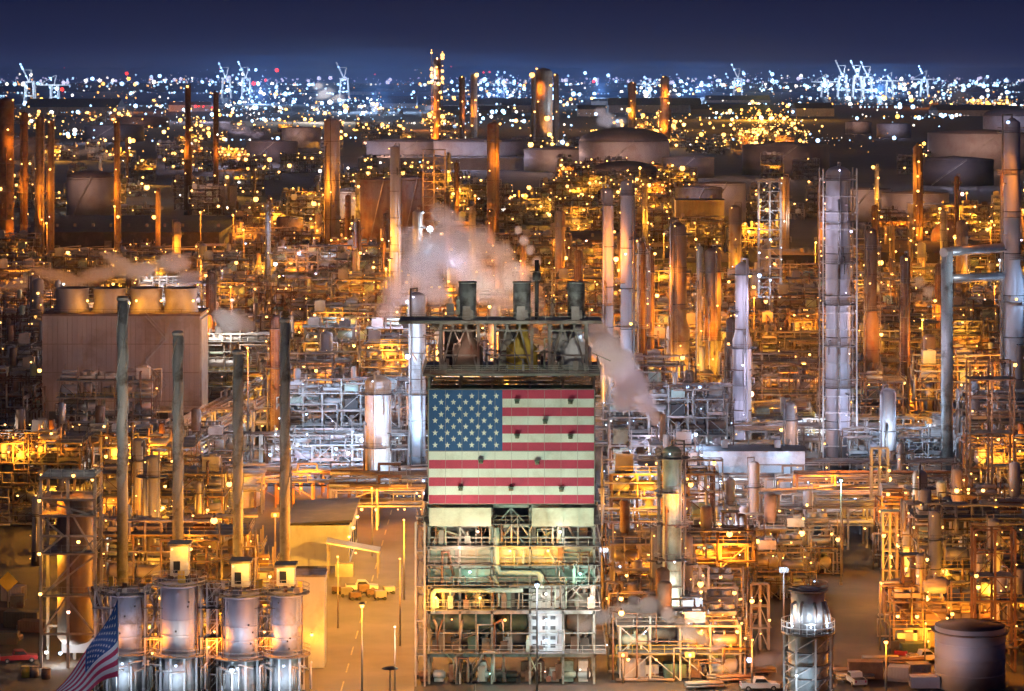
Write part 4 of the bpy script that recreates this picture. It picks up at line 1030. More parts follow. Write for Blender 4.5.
# near and middle rows; x ranges leave out what stands there by hand
row(680, 606, 700, "k"); row(664, 606, 790, "kdc"); row(640, 612, 770, "dkz"); row(620, 600, 790, "gdk"); row(600, 690, 800, "dmk"); row(590, 600, 790, "bfx"); row(618, 905, 1010, AM, lightp=1)
row(655, 880, 960, "c", dens=.5)
row(575, 600, 800, "dzxk"); row(572, 870, 1060, AM, lightp=1)
row(612, -60, 40, "ab", dens=.0)
row(600, 90, 290, "acfg", lightp=.9); row(562, 90, 300, AM, lightp=.8)
row(640, 92, 285, "fhac", lightp=1); row(618, 96, 280, "ghc", lightp=1); row(590, 292, 330, "k", lightp=1)
row(530, 600, 690, "zx", lightp=1); row(530, 960, 1060, "abg", lightp=.9); row(528, -20, 250, AM + "k", lightp=.6)
row(505, 600, 690, "xz", lightp=1); row(500, 960, 1060, "abg"); row(505, -30, 120, "ky")
row(483, 262, 425, "yy", lightp=1); row(474, 600, 690, "xd"); row(476, 840, 960, "yk", lightp=1); row(474, 960, 1060, "ag")
row(470, -20, 50, AM); row(462, 275, 425, "xx", lightp=1); row(442, 275, 425, "yx", lightp=1); row(450, 600, 1050, AM + "d")
row(428, -20, 45, AM); row(424, 255, 425, AM); row(424, 600, 1050, AM + "k")
row(452, 50, 205, 'afmh', lightp=.8); row(470, 60, 200, 'khc', lightp=.8); row(404, 200, 425, AM); row(400, -20, 50, AM); row(400, 580, 1060, AM)
row(382, 200, 620, AM); row(378, 620, 1060, AM); row(372, -20, 45, AM)
row(360, 200, 1060, AM + "d"); row(356, -20, 50, AM)
row(342, 200, 1060, AM); row(338, -20, 60, AM)
row(326, -10, 1060, AM + "d"); 
row(312, -10, 250, AM + "c"); row(312, 250, 1060, AM)
row(300, -10, 270, AM); row(292, 270, 340, "xy", lightp=1); row(298, 340, 640, AM); row(298, 1000, 1060, AM)
row(288, -10, 640, AM, lightp=.7)
row(268, 230, 270, "xy"); row(272, 220, 540, AM + "d"); row(270, 590, 640, AM)
row(256, 230, 480, AM, lightp=.8); row(252, 590, 760, AM, lightp=.9); row(246, 870, 1060, AM, lightp=.9)
row(236, 240, 370, AM); row(238, 560, 680, AM, lightp=1); row(232, 930, 1060, AM)
row(222, 110, 330, AM, lightp=.6, dens=.8); row(222, 560, 690, AM, lightp=.9); row(218, 750, 830, AM)
row(208, 0, 320, AM, lightp=.5, dens=.8); row(196, 0, 330, AM, lightp=.5, dens=.6)
row(182, 130, 330, AM, lightp=.5, dens=.6)
# long pipe racks: their own prototypes, copied
RK = {}
for i, (k, L, lv, hu, stl) in enumerate((("long", 60, 2, AMB, "pale"), ("high", 42, 3, AMB, "steel"), ("low", 50, 1, AMB, "rust"), ("cold", 48, 2, COLD, "pale"), ("short", 26, 2, MIX, "pale"))):
    n0 = len(THINGS); t = pipe_rack(L, lv, 300 + i, hues=hu, steel=stl, nlamp=10, nlit=1, power=7000); del THINGS[n0:]
    RK[k] = [t, "%s %s-tier %s pipe rack" % ({"long": "long", "high": "high", "low": "low", "cold": "white-lit", "short": "short"}[k], NLV[lv], SHADE[stl]), False, L]
def rack(k, px, by, rz=0, lights=True):
    src, look, used, L = RK[k]
    t = dup(src, lights=lights and by > 300, keep=.7 if by > 450 else .4) if used else src; RK[k][2] = True
    reg(t, "pipe rack", look + (" running lengthwise" if rz else " running across"), "pipe racks of the refinery"); place(t, px, by, rz); return t
for a in (("long", 800, 550), ("long", 905, 548), ("high", 910, 532), ("long", 740, 536), ("cold", 770, 518), ("long", 930, 520), ("long", 900, 502), ("long", 960, 538), ("long", 640, 466), ("long", 900, 462), ("cold", 860, 452),
          ("long", 110, 514), ("short", 396, 530), ("short", 400, 516), ("low", 240, 508), ("low", 330, 508), ("low", 340, 496), ("low", 250, 494), ("long", 60, 490), ("cold", 340, 470), ("long", 250, 444), ("high", 330, 418), ("long", 260, 396), ("long", 400, 396),
          ("long", 680, 440), ("high", 860, 414), ("long", 960, 412), ("low", 650, 392), ("long", 780, 390), ("long", 300, 372), ("long", 460, 370), ("long", 640, 368), ("high", 760, 366), ("long", 900, 368), ("long", 1000, 366),
          ("long", 260, 350), ("long", 360, 350), ("long", 560, 350), ("high", 660, 350), ("long", 780, 348), ("long", 930, 350),
          ("long", 40, 330), ("long", 260, 332), ("high", 370, 332), ("long", 520, 334), ("long", 640, 334), ("long", 720, 318), ("long", 860, 334), ("long", 960, 334),
          ("long", 60, 304), ("long", 170, 304), ("long", 300, 306), ("cold", 300, 282), ("long", 400, 306), ("long", 560, 306), ("long", 700, 306), ("long", 860, 306), ("long", 970, 306),
          ("long", 40, 284), ("long", 130, 282), ("long", 230, 284), ("long", 380, 278), ("long", 500, 282), ("long", 620, 280), ("long", 980, 284),
          ("low", 60, 260), ("low", 150, 260), ("long", 260, 262), ("long", 410, 262), ("long", 530, 250), ("long", 630, 262), ("long", 900, 256), ("long", 990, 250), ("low", 60, 236), ("low", 150, 234), ("long", 270, 240), ("long", 620, 236)):
    rack(a[0], a[1] + R.uniform(-8, 8), a[2], 0, R.random() < .6)
for k in range(6):
    Y = 612 + 62 * (k // 2); Xp = -72 + 9 * (k % 2) + 7 * (k // 2) ; rack("long", CX + Xp * F / Y, HZ + F * H / Y, PI / 2 - .11, True)
for px, by in ( (60, 420), (640, 420), (745, 420), (965, 430), (1005, 470), (480, 330), (700, 340), (930, 320)):
    rack(R.choice(["long", "high"]), px, by, PI / 2 + R.uniform(-.02, .02), R.random() < .6)
for k in range(46):  # amber fill lights added over the plant, each given a thin mast
    by = R.choice([455, 430, 405, 380, 355, 335, 318, 300, 285, 268, 250, 238]); px = R.uniform(-5, 1030)
    if (15 < px < 225 and by > 300) or (420 < px < 600 and by > 400) or (px < 215 and by < 262) or (270 < px < 425 and by > 425): continue
    p, s = at(px, by); t = thing("high_mast_lamp", "lamp post", "high mast carrying a ring of amber lamps", p, group="added fill-light masts over the plant"); h = R.uniform(20, 28)
    MB().cyl(0, 0, 0, h, .3, 8, .15).build("mast", "steel", t); MB().disc(0, 0, h, .2, 1.1, .2, 12).build("lamp_ring", "dark", t)
    hu = pick(R, [('amber', 5), ('gold', 3)]); lamp(t, 0, .2, h - .2, hu, bulb_scale(s) * .9); light(t, 0, -1.2, h - 1, hu, 13000 if by > 300 else 26000, .5)
# small process columns scattered through the plant
SMALL = []
for i in range(8):
    n0 = len(THINGS); hh = [18, 24, 30, 36, 22, 28, 15, 42][i]; mm = ["clad", "brown", "rust", "pale", "tank", "brown", "mauve", "rust"][i]
    t = column(hh, [1.2, 1.0, 1.4, 1.1, 1.6, .8, 1.5, 1.1][i], [2, 3, 3, 4, 1, 2, 1, 4][i], 400 + i, mm, AMB, 6, 1, 5000); del THINGS[n0:]
    SMALL.append([t, "%s %s column" % ({15: "squat", 18: "short", 22: "low", 24: "mid-height", 28: "slim", 30: "fairly tall", 36: "tall", 42: "very tall"}[hh], {"clad": "silvery", "brown": "brown", "rust": "rusty", "pale": "pale", "tank": "grey", "mauve": "white"}[mm]), False])
def small(i, px, by, lights=True):
    t = dup(SMALL[i][0], lights=lights, keep=.6) if SMALL[i][2] else SMALL[i][0]; SMALL[i][2] = True
    reg(t, "column", SMALL[i][1], "small columns among the process units"); place(t, px, by, R.uniform(-.4, .4)); t.scale = (.6, .6, .8) if by > 500 else (1, 1, 1)
for k in range(141):
    by = R.uniform(560, 662) if k > 126 else R.choice([300, 312, 330, 345, 362, 380, 400, 420, 445, 285, 270, 255, 240, 225, 210, 195, 520, 560, 300, 330]) + R.uniform(-5, 5); px = R.uniform(0, 1024)
    if k > 126: px = R.choice([R.uniform(606, 785), R.uniform(885, 1015)])
    if 50 < px < 196 and 300 < by < 480: continue
    if px < 420 and by > 505 and px > 300: continue
    if px < 215 and 225 < by < 262: continue
    if 520 < px < 590 and by > 390: continue
    if 815 < px < 862 and by > 300: continue
    small(R.randrange(8) if k < 127 and by < 480 else R.choice([0, 6, 4]), px, by, R.random() < (.5 if by < 480 else .2))
for k in range(16):
    px, by = [(615, 655), (640, 610), (700, 640), (730, 600), (760, 650), (770, 570), (650, 560), (890, 590), (930, 615), (960, 570), (1010, 600), (985, 640), (880, 540), (720, 560), (620, 520), (1000, 545)][k]
    b4 = len(THINGS); t = lattice(px, by - R.uniform(55, 95), by, R.uniform(7, 11), "", AMB if k % 3 else MIX, 5, R.choice(["pale", "steel", "rust"])); THINGS[-1][1] = "slim scaffold tower with decks"; THINGS[-1][2] = False; t["group"] = "slim scaffold towers"
# small tanks among the units
for k, (px, by, rr, hh) in enumerate(((640, 345, 6, 9), (900, 350, 8, 8), (690, 300, 7, 9), (330, 345, 6, 8), (240, 330, 7, 8), (760, 310, 6, 8), (870, 300, 9, 8), (930, 232, 9, 12), (600, 250, 8, 10), (30, 300, 9, 9), (70, 345, 7, 8), (980, 330, 8, 10), (290, 240, 7, 12), (460, 250, 8, 12), (640, 225, 8, 10), (820, 400, 6, 9), (590, 360, 6, 9), (235, 505, 5, 7), (960, 470, 6, 12), (1000, 300, 8, 9), (420, 345, 6, 10))):
    n0 = len(THINGS); t = storage_tank(rr, hh, R.choice(['dome', 'cone']), R.choice(["tank", "brown", "white", "clad"])); del THINGS[n0:]
    reg(t, "storage tank", "small round tank among process units", "small tanks among the units"); place(t, px, by); light(t, rr + 2, -rr - 2, hh * .7, 'amber', 1500)
# ------------------------------------------------------------------ the far plain: units, sheds, cranes, lights
for by, x0, x1, n in ((172, 130, 330, 7), (160, 150, 330, 6), (150, 330, 420, 3), (148, 420, 470, 3), (152, 520, 580, 4), (146, 620, 690, 5), (152, 690, 800, 7), (140, 735, 800, 7), (136, 740, 800, 6), (130, 640, 690, 4),
                      (142, 180, 225, 4), (132, 190, 290, 4), (126, 15, 60, 4), (120, 20, 50, 3), (120, 90, 130, 6), (116, 95, 125, 4), (112, 340, 400, 5), (134, 336, 400, 5), (110, 270, 330, 4), (108, 150, 190, 3), (128, 425, 450, 3), (120, 425, 450, 3),
                      (112, 640, 700, 3), (108, 930, 1000, 5), (104, 960, 1010, 4), (176, 905, 935, 2), (160, 20, 130, 5), (190, 60, 120, 3), (182, 340, 470, 5), (178, 560, 600, 2), (180, 770, 810, 2), (196, 560, 690, 7), (186, 570, 680, 5), (206, 570, 690, 6), (216, 690, 770, 3), (200, 340, 480, 6), (214, 440, 560, 5), (226, 440, 560, 5)):
    for k in range(n): unit(R.choice("abefgmh"), x0 + (x1 - x0) * (k + R.random()) / n, by + R.uniform(-3, 3), 0, R.random() < (.6 if by > 150 else .45))
def gantry(px, top, by, boom, label, hue='blue', lean=.35):
    p, s = at(px, by); h = (by - top) / s; t = thing("harbour_crane", "crane", "", p, label=label, group="container cranes on the skyline"); w = h * .13
    b = MB(); q = h * .022
    for x in (-w, w):
        for y in (0, 2 * w): b.tube([(x, y, 0), (x * .7, y, h * .55)], q, 4)
    for z in (.2, .55): b.tube([(-w, 0, h * z), (w, 0, h * z)], q, 4)
    b.build("legs", "white", t)
    b = MB()
    if boom: b.tube([(0, 0, h * .55), (-h * lean * .6, 0, h)], q * 1.1, 4)
    else: b.tube([(-h * .5, 0, h * .56), (h * .5, 0, h * .56)], q * 1.1, 4)
    b.tube([(0, 0, h * .55), (w * .5, 0, h * .85)], q * .8, 4).tube([(w * .5, 0, h * .85), (-h * lean * .45 if boom else -h * .45, 0, h * (.85 if boom else .56))], q * .5, 4).build("boom", "white", t)
    for k in range(8):
        z = R.uniform(.1, 1); o = MB().ball(0, 0, 0, 1.0 / s, 6).build("lamp", EMF[hue], t); o.location = (R.uniform(-w, w) if z < .55 else -h * lean * .6 * (z - .55) / .45, -q * 1.5 - 1, h * z)
    light(t, 0, -h * .5, h * .4, hue, 130000 * (h / 100) ** 2)
for a in ((29, 64, 104, True, "raised-boom harbour crane at the far left skyline"), (54, 70, 104, False, "lattice harbour crane beside the far left raised-boom crane"),
          (226, 62, 98, True, "first crane of the near-left skyline pair"), (246, 62, 98, True, "second crane of the near-left skyline pair"), (344, 62, 99, True, "single crane left of the tallest red-lit tower"),
          (501, 72, 98, False, "harbour crane between the two skyline stacks"), (648, 74, 97, False, "harbour crane beyond the domed tank"), (738, 64, 96, True, "lone raised crane left of the right-hand crane row"),
          (843, 60, 97, True, "first raised-boom crane of the right-hand row"), (858, 60, 97, True, "second raised-boom crane of the right-hand row"), (868, 61, 97, True, "third raised-boom crane of the right-hand row"),
          (890, 68, 97, False, "wide flat-boom crane right of the raised crane row"), (825, 70, 97, False, "wide flat-boom crane left of the raised crane row"), (925, 66, 96, False, "small flat-boom crane toward the right skyline")): gantry(*a)
for k in range(26):
    by = R.uniform(90, 118); px = R.uniform(0, 1024); p, s = at(px, by); w = R.uniform(60, 240)
    t = warehouse(w, R.uniform(60, 150), R.uniform(9, 20), "low distant shed", R.choice(["tank", "wall", "dark"]), "roof"); t.location = p; t["group"] = "distant sheds on the harbour plain"

def blob_field(name, hue, n, seed, dens):
    r = random.Random(seed); b = MB(); k = 0; tries = 0
    while k < n and tries < n * 30:
        tries += 1; px, py = dens(r)
        if px is None: continue
        by = max(84.5, py + r.expovariate(1 / 3.0)); 
        p, s = at(px, by); z = max(3, (by - py) / s + 3); rp = r.choice([.35, .4, .5, .6, .8, 1.0, 1.2]) if r.random() < .9 else r.uniform(1.3, 2.4)
        rr = rp / s; o = len(b.v); x, y = p.x, p.y  # sphere swells with distance, the extra size stands for its glow
        b.v += [(x - rr, y, z), (x + rr, y, z), (x, y - rr, z), (x, y + rr, z), (x, y, z - rr), (x, y, z + rr)]
        b.cur = 1 if rp < .9 and r.random() < .75 else (2 if rp > 1.4 else 0)
        if rp > 1.15:
            del b.v[o:]; b.ball(x, y, z, rr * .95, 8); k += 1; continue
        for q in ((0, 2, 5), (2, 1, 5), (1, 3, 5), (3, 0, 5), (2, 0, 4), (1, 2, 4), (3, 1, 4), (0, 3, 4)): b.face([o + i for i in q])
        k += 1
    o = b.build(name, [EMF[hue], EMD[hue], EMB[hue]]); o["kind"] = "stuff"; return o
def variant(m, k, suffix):
    n = m.copy(); n.name = m.name + suffix; n.node_tree.nodes["Principled BSDF"].inputs["Emission Strength"].default_value *= k; n.cycles.emission_sampling = 'NONE'; return n
EMD = {k: variant(v, .3, "_dim") for k, v in EMF.items()}; EMB = {k: variant(v, 1.8, "_bright") for k, v in EMF.items()}
ST = random.Random(77); STREETS = []
for k in range(110):
    x = ST.uniform(-40, 1060); y = 82 + ST.expovariate(1 / 21.0); STREETS.append((x, y, ST.uniform(15, 110), ST.uniform(-1.2, 1.2), ST.uniform(2.2, 5)))
def street(r):
    x, y, L, dy, st = r.choice(STREETS); k = r.randint(0, int(L / st)); return x + k * st + r.gauss(0, .15), y + dy * k * st / L
def clus(cs, spread):
    def f(r):
        c = r.choices(cs, [q[4] for q in cs])[0]
        return c[0] + r.gauss(0, c[2]), max(70, c[1] + r.gauss(0, c[3]))
    return f
def band(y0, y1, x0=0, x1=1024): return lambda r: (r.uniform(x0, x1), y0 + (y1 - y0) * r.random() ** 1.3)
cw = [(880, 86, 40, 6, 7), (960, 84, 50, 3, 4), (780, 84, 50, 5, 5), (840, 76, 30, 4, 2), (240, 85, 18, 8, 3), (150, 84, 60, 5, 4), (275, 100, 20, 6, 3), (330, 108, 40, 6, 3), (375, 106, 20, 4, 2), (500, 90, 18, 8, 4), (490, 108, 16, 6, 3), (600, 84, 60, 6, 4), (420, 88, 30, 8, 2), (170, 112, 14, 6, 2), (245, 112, 12, 4, 2), (700, 90, 50, 6, 3), (50, 84, 40, 5, 2), (740, 78, 25, 4, 1.5), (660, 88, 25, 6, 1.5), (940, 102, 30, 3, 2.5)]
blob_field("city_lights", 'blue', 1000, 1, clus(cw, 1))
blob_field("white_city_lights", 'white', 520, 2, clus(cw, 1))
ca = [(60, 128, 30, 8, 2), (130, 138, 30, 8, 2), (300, 122, 30, 6, 2), (640, 132, 30, 8, 2.5), (850, 140, 50, 8, 1), (545, 128, 20, 6, 1.5), (110, 104, 14, 6, 3), (32, 100, 5, 10, 2), (760, 116, 24, 9, 6), (770, 128, 18, 8, 4), (990, 104, 22, 2.5, 3), (437, 104, 8, 14, 2.5), (400, 100, 40, 6, 2), (65, 108, 20, 5, 1.5), (660, 118, 16, 8, 2.5), (370, 130, 20, 5, 2), (200, 118, 18, 8, 2), (560, 100, 30, 7, 1.5), (160, 84, 20, 5, 1), (925, 100, 40, 4, 2), (700, 136, 30, 5, 2)]
blob_field("amber_city_lights", 'gold', 480, 3, clus(ca, 1))
blob_field("orange_city_lights", 'amber', 800, 4, lambda r: clus(ca, 1)(r) if r.random() < .6 else street(r))
blob_field("scattered_city_lights", 'blue', 1150, 5, lambda r: street(r) if r.random() < .85 else band(80, 145)(r))
blob_field("scattered_white_lights", 'white', 420, 6, lambda r: street(r) if r.random() < .8 else band(79, 160)(r))
blob_field("horizon_lights", 'violet', 420, 8, band(78, 84))
blob_field("red_beacon_lights", 'red', 60, 7, lambda r: (r.gauss(202, 8), r.gauss(107, 1)) if r.random() < .5 else (r.uniform(0, 1024), r.uniform(66, 100)))
# added unseen fill lights over the far plain brighten its ground, sheds and haze
for px, by, hue, pw in ((880, 96, 'blue', 9e6), (960, 108, 'amber', 3e6), (760, 120, 'gold', 2.5e6), (260, 104, 'blue', 4e6), (110, 112, 'amber', 1.5e6), (380, 112, 'blue', 3e6), (500, 106, 'blue', 3e6), (650, 130, 'gold', 9e5), (200, 122, 'violet', 1e6), (437, 130, 'amber', 5e5), (700, 98, 'blue', 5e6), (600, 98, 'blue', 4e6)):
    p, s = at(px, by); light(None, p.x, p.y, 40, 'cold' if hue == 'blue' else hue, pw * (2.5 if hue == 'blue' else .8), 4)

# ------------------------------------------------------------------ bright floodlights seen in the picture
def flood(px, py, by, hue, power, rpx, label):
    p, s = at(px, by); h = (by - py) / s; t = thing("floodlight", "floodlight", "", p, label=label, group="bright floodlight masts")
    MB().cyl(0, .5, 0, h, .18, 8, .12).bar((0, .5, h), (0, 0, h), .15).build("mast", "steel", t)
    MB().box(-.7, .1, h - .4, .7, .45, h + .4).build("housing", "dark", t)
    MB().ball(0, -.1, h, rpx * .68 / s, 10).build("lamp_glass", EM[hue], t); light(t, 0, -1.6 - rpx / s, h, hue, power); return t
for a in ((430, 229, 330, 'blue', 9000, 5, "brightest white floodlight shining inside the steam"), (408, 302, 400, 'blue', 6000, 3, "white floodlight at the foot of the steam, left of the tower"),
          (751, 394, 430, 'pink', 4200, 4.5, "pinkish floodlight right of the violet-lit column"), (362, 440, 482, 'blue', 3000, 3.4, "white floodlight inside the long blue-lit machine hall"),
          (622, 391, 430, 'violet', 3000, 2, "violet floodlight inside the large steam plume"), (648, 420, 440, 'gold', 2500, 2.5, "gold floodlight at the foot of the large steam plume"),
          (955, 237, 300, 'gold', 5000, 3, "gold floodlight before the amber sphere tank"), (929, 426, 470, 'blue', 2200, 2.4, "white floodlight above the pale right-hand deck"),
          (410, 408, 460, 'pink', 1800, 2.5, "pink floodlight close left of the flag"), (73, 455, 490, 'blue', 1200, 2.5, "bluish floodlight under the left deck"), (8, 464, 490, 'white', 900, 4, "square white lamp on the cream cabin"),
          (320, 171, 240, 'white', 4200, 2.6, "white floodlight left of the short white column"), (348, 168, 240, 'white', 2500, 1.8, "small white floodlight right of the short white column"),
          (610, 281, 330, 'white', 2000, 1.8, "small white lamp between the twin slender columns"), (604, 550, 600, 'blue', 2000, 3, "blue-white lamp beside the tower's right edge"), (693, 520, 590, 'pink', 1400, 2.5, "pink lamp on the pipework right of the green column"),
          (704, 526, 590, 'teal', 1000, 2.2, "pale lamp next to the pink lamp"), (908, 556, 600, 'gold', 1600, 3, "gold lamp on the right-hand process area"), (945, 571, 615, 'gold', 2400, 4, "large gold lamp glowing in the right-hand pipework"),
          (1018, 580, 640, 'gold', 2400, 4, "gold lamp at the right edge of the photo"), (804, 362, 420, 'gold', 2200, 4, "yellow lamp low at the foot of the tallest column"), (784, 570, 640, 'blue', 1300, 2.6, "blue lamp left of the ringed drum"),
          (690, 655, 684, 'gold', 2200, 3, "yellow lamp glowing under the lower steam puff"), (623, 655, 684, 'amber', 600, 2.5, "amber lamp in the tangle right of the flag tower"), (160, 598, 640, 'gold', 700, 2, "gold lamp between the first and second silos"),
          (150, 627, 660, 'gold', 700, 2.4, "gold lamp low between the first and second silos"), (275, 515, 560, 'amber', 1800, 2.6, "amber lamp beside the rightmost straked stack"), (107, 540, 610, 'white', 700, 2, "white lamp before the tallest straked stack"),
          (163, 508, 560, 'gold', 1500, 2.6, "gold lamp before the second straked stack"), (640, 168, 230, 'gold', 4000, 2, "gold lamp under the dark domed tank"), (232, 300, 360, 'pink', 3000, 1.6, "pink lamp behind the small round steam puff"),
          (215, 290, 340, 'blue', 2800, 2.4, "blue lamp at the end of the cooling tower"), (70, 254, 300, 'gold', 3200, 3, "gold lamp within the low steam over the left units"), (1000, 260, 330, 'blue', 2500, 2, "blue lamp on the massive right-edge column"), (955, 238, 262, 'gold', 3000, 2, "second gold lamp by the amber sphere"), (300, 250, 290, 'violet', 3600, 2.4, "violet lamp on the machine deck above the pipe racks"), (330, 252, 290, 'blue', 3000, 2, "blue lamp on the machine deck above the pipe racks")): flood(*a)
for px, by, pw, hue, z in ((400, 646, 22000, 'amber', 13), (338, 628, 20000, 'gold', 11), (404, 600, 27000, 'gold', 13), (372, 556, 20000, 'gold', 12), (395, 700, 3000, 'pink', 10), (880, 650, 1500, 'amber', 10), (890, 612, 1200, 'amber', 9), (925, 672, 3500, 'amber', 7), (752, 690, 2600, 'amber', 7)):
    p, s = at(px, by); mt = thing("yard_light", "lamp post", "slim yard lamp post", p, group="yard lamp posts")
    MB().cyl(0, 0, 0, z, .12, 8, .08).bar((0, 0, z), (0, -1.2, z + .2), .1).build("pole", "steel", mt)
    lamp(mt, 0, -.3, z + .1, hue, .6); light(mt, 0, -1.4, z - .5, hue, pw)
for px, by, z, pw in ((285, 486, 9, 2600), (330, 488, 9, 3600), (375, 488, 9, 4200), (410, 486, 10, 2600), (300, 470, 22, 3600), (345, 470, 22, 4600), (395, 470, 22, 3600), (330, 452, 26, 3000), (380, 452, 26, 3000), (640, 585, 12, 2400), (625, 560, 16, 2400), (650, 535, 20, 2600), (695, 570, 14, 2400), (735, 600, 12, 1800), (635, 490, 18, 3200), (660, 480, 20, 3200), (700, 500, 12, 2200), (860, 480, 12, 2200), (920, 480, 12, 2200), (285, 300, 26, 5000), (320, 300, 26, 5000)):
    p, s = at(px, by); light(None, p.x, p.y, z, 'cold', pw * 1.7, .4)  # added cold fill lights hanging free, without fixtures
# the amber sphere tank
p, s = at(948, 262); t = thing("sphere_tank", "sphere tank", "", p, label="amber-lit spherical tank on legs at the right")
MB().tube([(0, 0, 3 + 8 - 8 * math.cos(PI * i / 12)) for i in range(13)], [max(.05, 8 * math.sin(PI * i / 12)) for i in range(13)], 26).build("sphere", "brown", t)
for k in range(8): a = k * PI / 4; MB().cyl(7.6 * math.cos(a), 7.6 * math.sin(a), 0, 11, .35, 8).build("leg", "pale", t)
p, s = at(945, 440); t = thing("bullet_tank", "pressure vessel", "", p, label="yellow-lit rounded vessel inside the right-hand braced frame")
MB().dome(0, 0, 12, 5, 4, 20).cyl(0, 0, 4, 12, 5, 20).build("shell", "brown", t)
for k in range(6): a = k * PI / 3; MB().cyl(4.4 * math.cos(a), 4.4 * math.sin(a), 0, 4.1, .3, 8).build("leg", "steel", t)
t.location.x += 14; light(t, -3, -8, 13, 'gold', 3000)

# ------------------------------------------------------------------ steam
def steam_mat(name, dens, col, seed, sc_=2.5, thr=.6):
    m = bpy.data.materials.new(name); m.use_nodes = True; nt = m.node_tree; nt.nodes.clear()
    out = nt.nodes.new("ShaderNodeOutputMaterial"); v = nt.nodes.new("ShaderNodeVolumePrincipled"); tc = nt.nodes.new("ShaderNodeTexCoord")
    v.inputs["Color"].default_value = (*col, 1); v.inputs["Anisotropy"].default_value = .0
    ln = nt.nodes.new("ShaderNodeVectorMath"); ln.operation = 'LENGTH'; nt.links.new(tc.outputs["Object"], ln.inputs[0])
    fall = nt.nodes.new("ShaderNodeMapRange"); fall.inputs[1].default_value = .98; fall.inputs[2].default_value = .15; fall.inputs[3].default_value = 0; fall.inputs[4].default_value = 1
    nt.links.new(ln.outputs["Value"], fall.inputs[0])
    n = nt.nodes.new("ShaderNodeTexNoise"); n.noise_dimensions = '4D'; n.inputs["W"].default_value = seed; n.inputs["Scale"].default_value = sc_; n.inputs["Detail"].default_value = 4; n.inputs["Roughness"].default_value = .6
    nt.links.new(tc.outputs["Object"], n.inputs["Vector"])
    a = nt.nodes.new("ShaderNodeMath"); a.operation = 'ADD'; nt.links.new(fall.outputs[0], a.inputs[0]); nt.links.new(n.outputs["Fac"], a.inputs[1])
    mr = nt.nodes.new("ShaderNodeMapRange"); mr.inputs[1].default_value = thr + .35; mr.inputs[2].default_value = thr + .75; mr.inputs[3].default_value = 0; mr.inputs[4].default_value = dens
    nt.links.new(a.outputs[0], mr.inputs[0]); nt.links.new(mr.outputs[0], v.inputs["Density"]); nt.links.new(v.outputs[0], out.inputs["Volume"])
    return m
SB = MB().tube([(0, 0, -math.cos(PI * i / 8)) for i in range(9)], [max(.02, math.sin(PI * i / 8)) for i in range(9)], 14)
SMESH = {}
def steam(label, by, puffs, dens, col=(.95, .93, .95), lights=(), thr=.6):
    """puffs: picture x, y, half width, half height in pixels, all at the plume's own distance"""
    p, s = at(512, by); t = thing("steam", "steam", "", (0, p.y, 0), label=label); t["kind"] = "stuff"
    for i, (px, py, a, c) in enumerate(puffs):
        key = (round(dens, 3), i % 4, thr)
        if key not in SMESH: SMESH[key] = SB.mesh("steam_puff", [steam_mat("steam_%d" % len(SMESH), dens, col, i * 3.1 + by, thr=thr)])
        o = bpy.data.objects.new("puff", SMESH[key]); COL.objects.link(o); o.parent = t
        o.location = ((px - CX) / s, R.uniform(-2, 2), (by - py) / s); o.scale = (a * 1.25 / s, min(a, c) * 1.3 / s, c * 1.25 / s); o.rotation_euler = (0, R.uniform(-.5, .5), 0)
    for px, py, hue, pw in lights: light(t, (px - CX) / s, -8 * max(1, 4 / s), (by - py) / s, {'pink': 'white', 'violet': 'violet'}.get(hue, hue), pw * 5.5, 1.5)  # lights added only to make the plume glow, no fixtures
steam("large white steam cloud rising around the bright floodlight left of the tower hoods", 400,
      [(388, 312, 16, 18), (398, 290, 22, 22), (415, 268, 26, 26), (438, 248, 34, 26), (462, 262, 36, 30), (450, 230, 30, 18), (485, 285, 34, 24), (432, 290, 24, 22), (505, 300, 22, 16), (478, 240, 26, 20), (410, 240, 16, 20), (515, 275, 24, 22), (530, 305, 20, 18), (500, 255, 22, 18), (392, 325, 14, 14), (445, 215, 26, 14), (425, 262, 30, 30)], .17,
      lights=((430, 240, 'blue', 9000), (480, 285, 'pink', 5200), (400, 300, 'violet', 4600), (455, 262, 'violet', 5200), (515, 290, 'pink', 2600)), thr=.5)
steam("thick steam plume leaning down to the right of the flag", 560, [(655, 418, 8, 10), (645, 402, 13, 14), (634, 385, 18, 18), (620, 366, 20, 20), (606, 348, 20, 18), (594, 332, 18, 14), (625, 398, 16, 18)], .8,
      lights=((640, 385, 'violet', 2600), (610, 350, 'pink', 3000)), thr=.38)
steam("thin jet of steam blowing left behind the middle hood", 400, [(536, 262, 7, 9), (530, 250, 7, 8), (524, 240, 7, 8), (518, 230, 6, 7)], .8, lights=((525, 245, 'pink', 900),))
steam("small round steam puff beside the cooling tower end", 400, [(232, 322, 18, 14), (222, 316, 12, 10), (245, 326, 12, 10)], .5, lights=((225, 320, 'pink', 2400),), thr=.42)
steam("wide low steam drifting over the left process units", 330, [(100, 274, 34, 10), (60, 278, 40, 9), (140, 270, 26, 11), (175, 262, 22, 12), (188, 278, 22, 9), (20, 284, 30, 9), (120, 262, 26, 9)], .4, thr=.48, lights=((60, 270, 'amber', 3500), (150, 268, 'pink', 5200), (185, 285, 'violet', 2500)))
steam("steam puff curling up near the dark stack", 350, [(936, 306, 8, 9), (928, 292, 10, 10), (918, 282, 12, 9), (906, 280, 9, 7)], .4, lights=((925, 290, 'pink', 2200),))
steam("low brown steam drifting right of the flag tower foot", 680, [(600, 618, 18, 10), (625, 612, 18, 10), (650, 608, 15, 14), (668, 612, 9, 10), (585, 624, 14, 8)], .9, lights=((640, 608, 'pink', 500), (600, 612, 'pink', 300)), thr=.42)
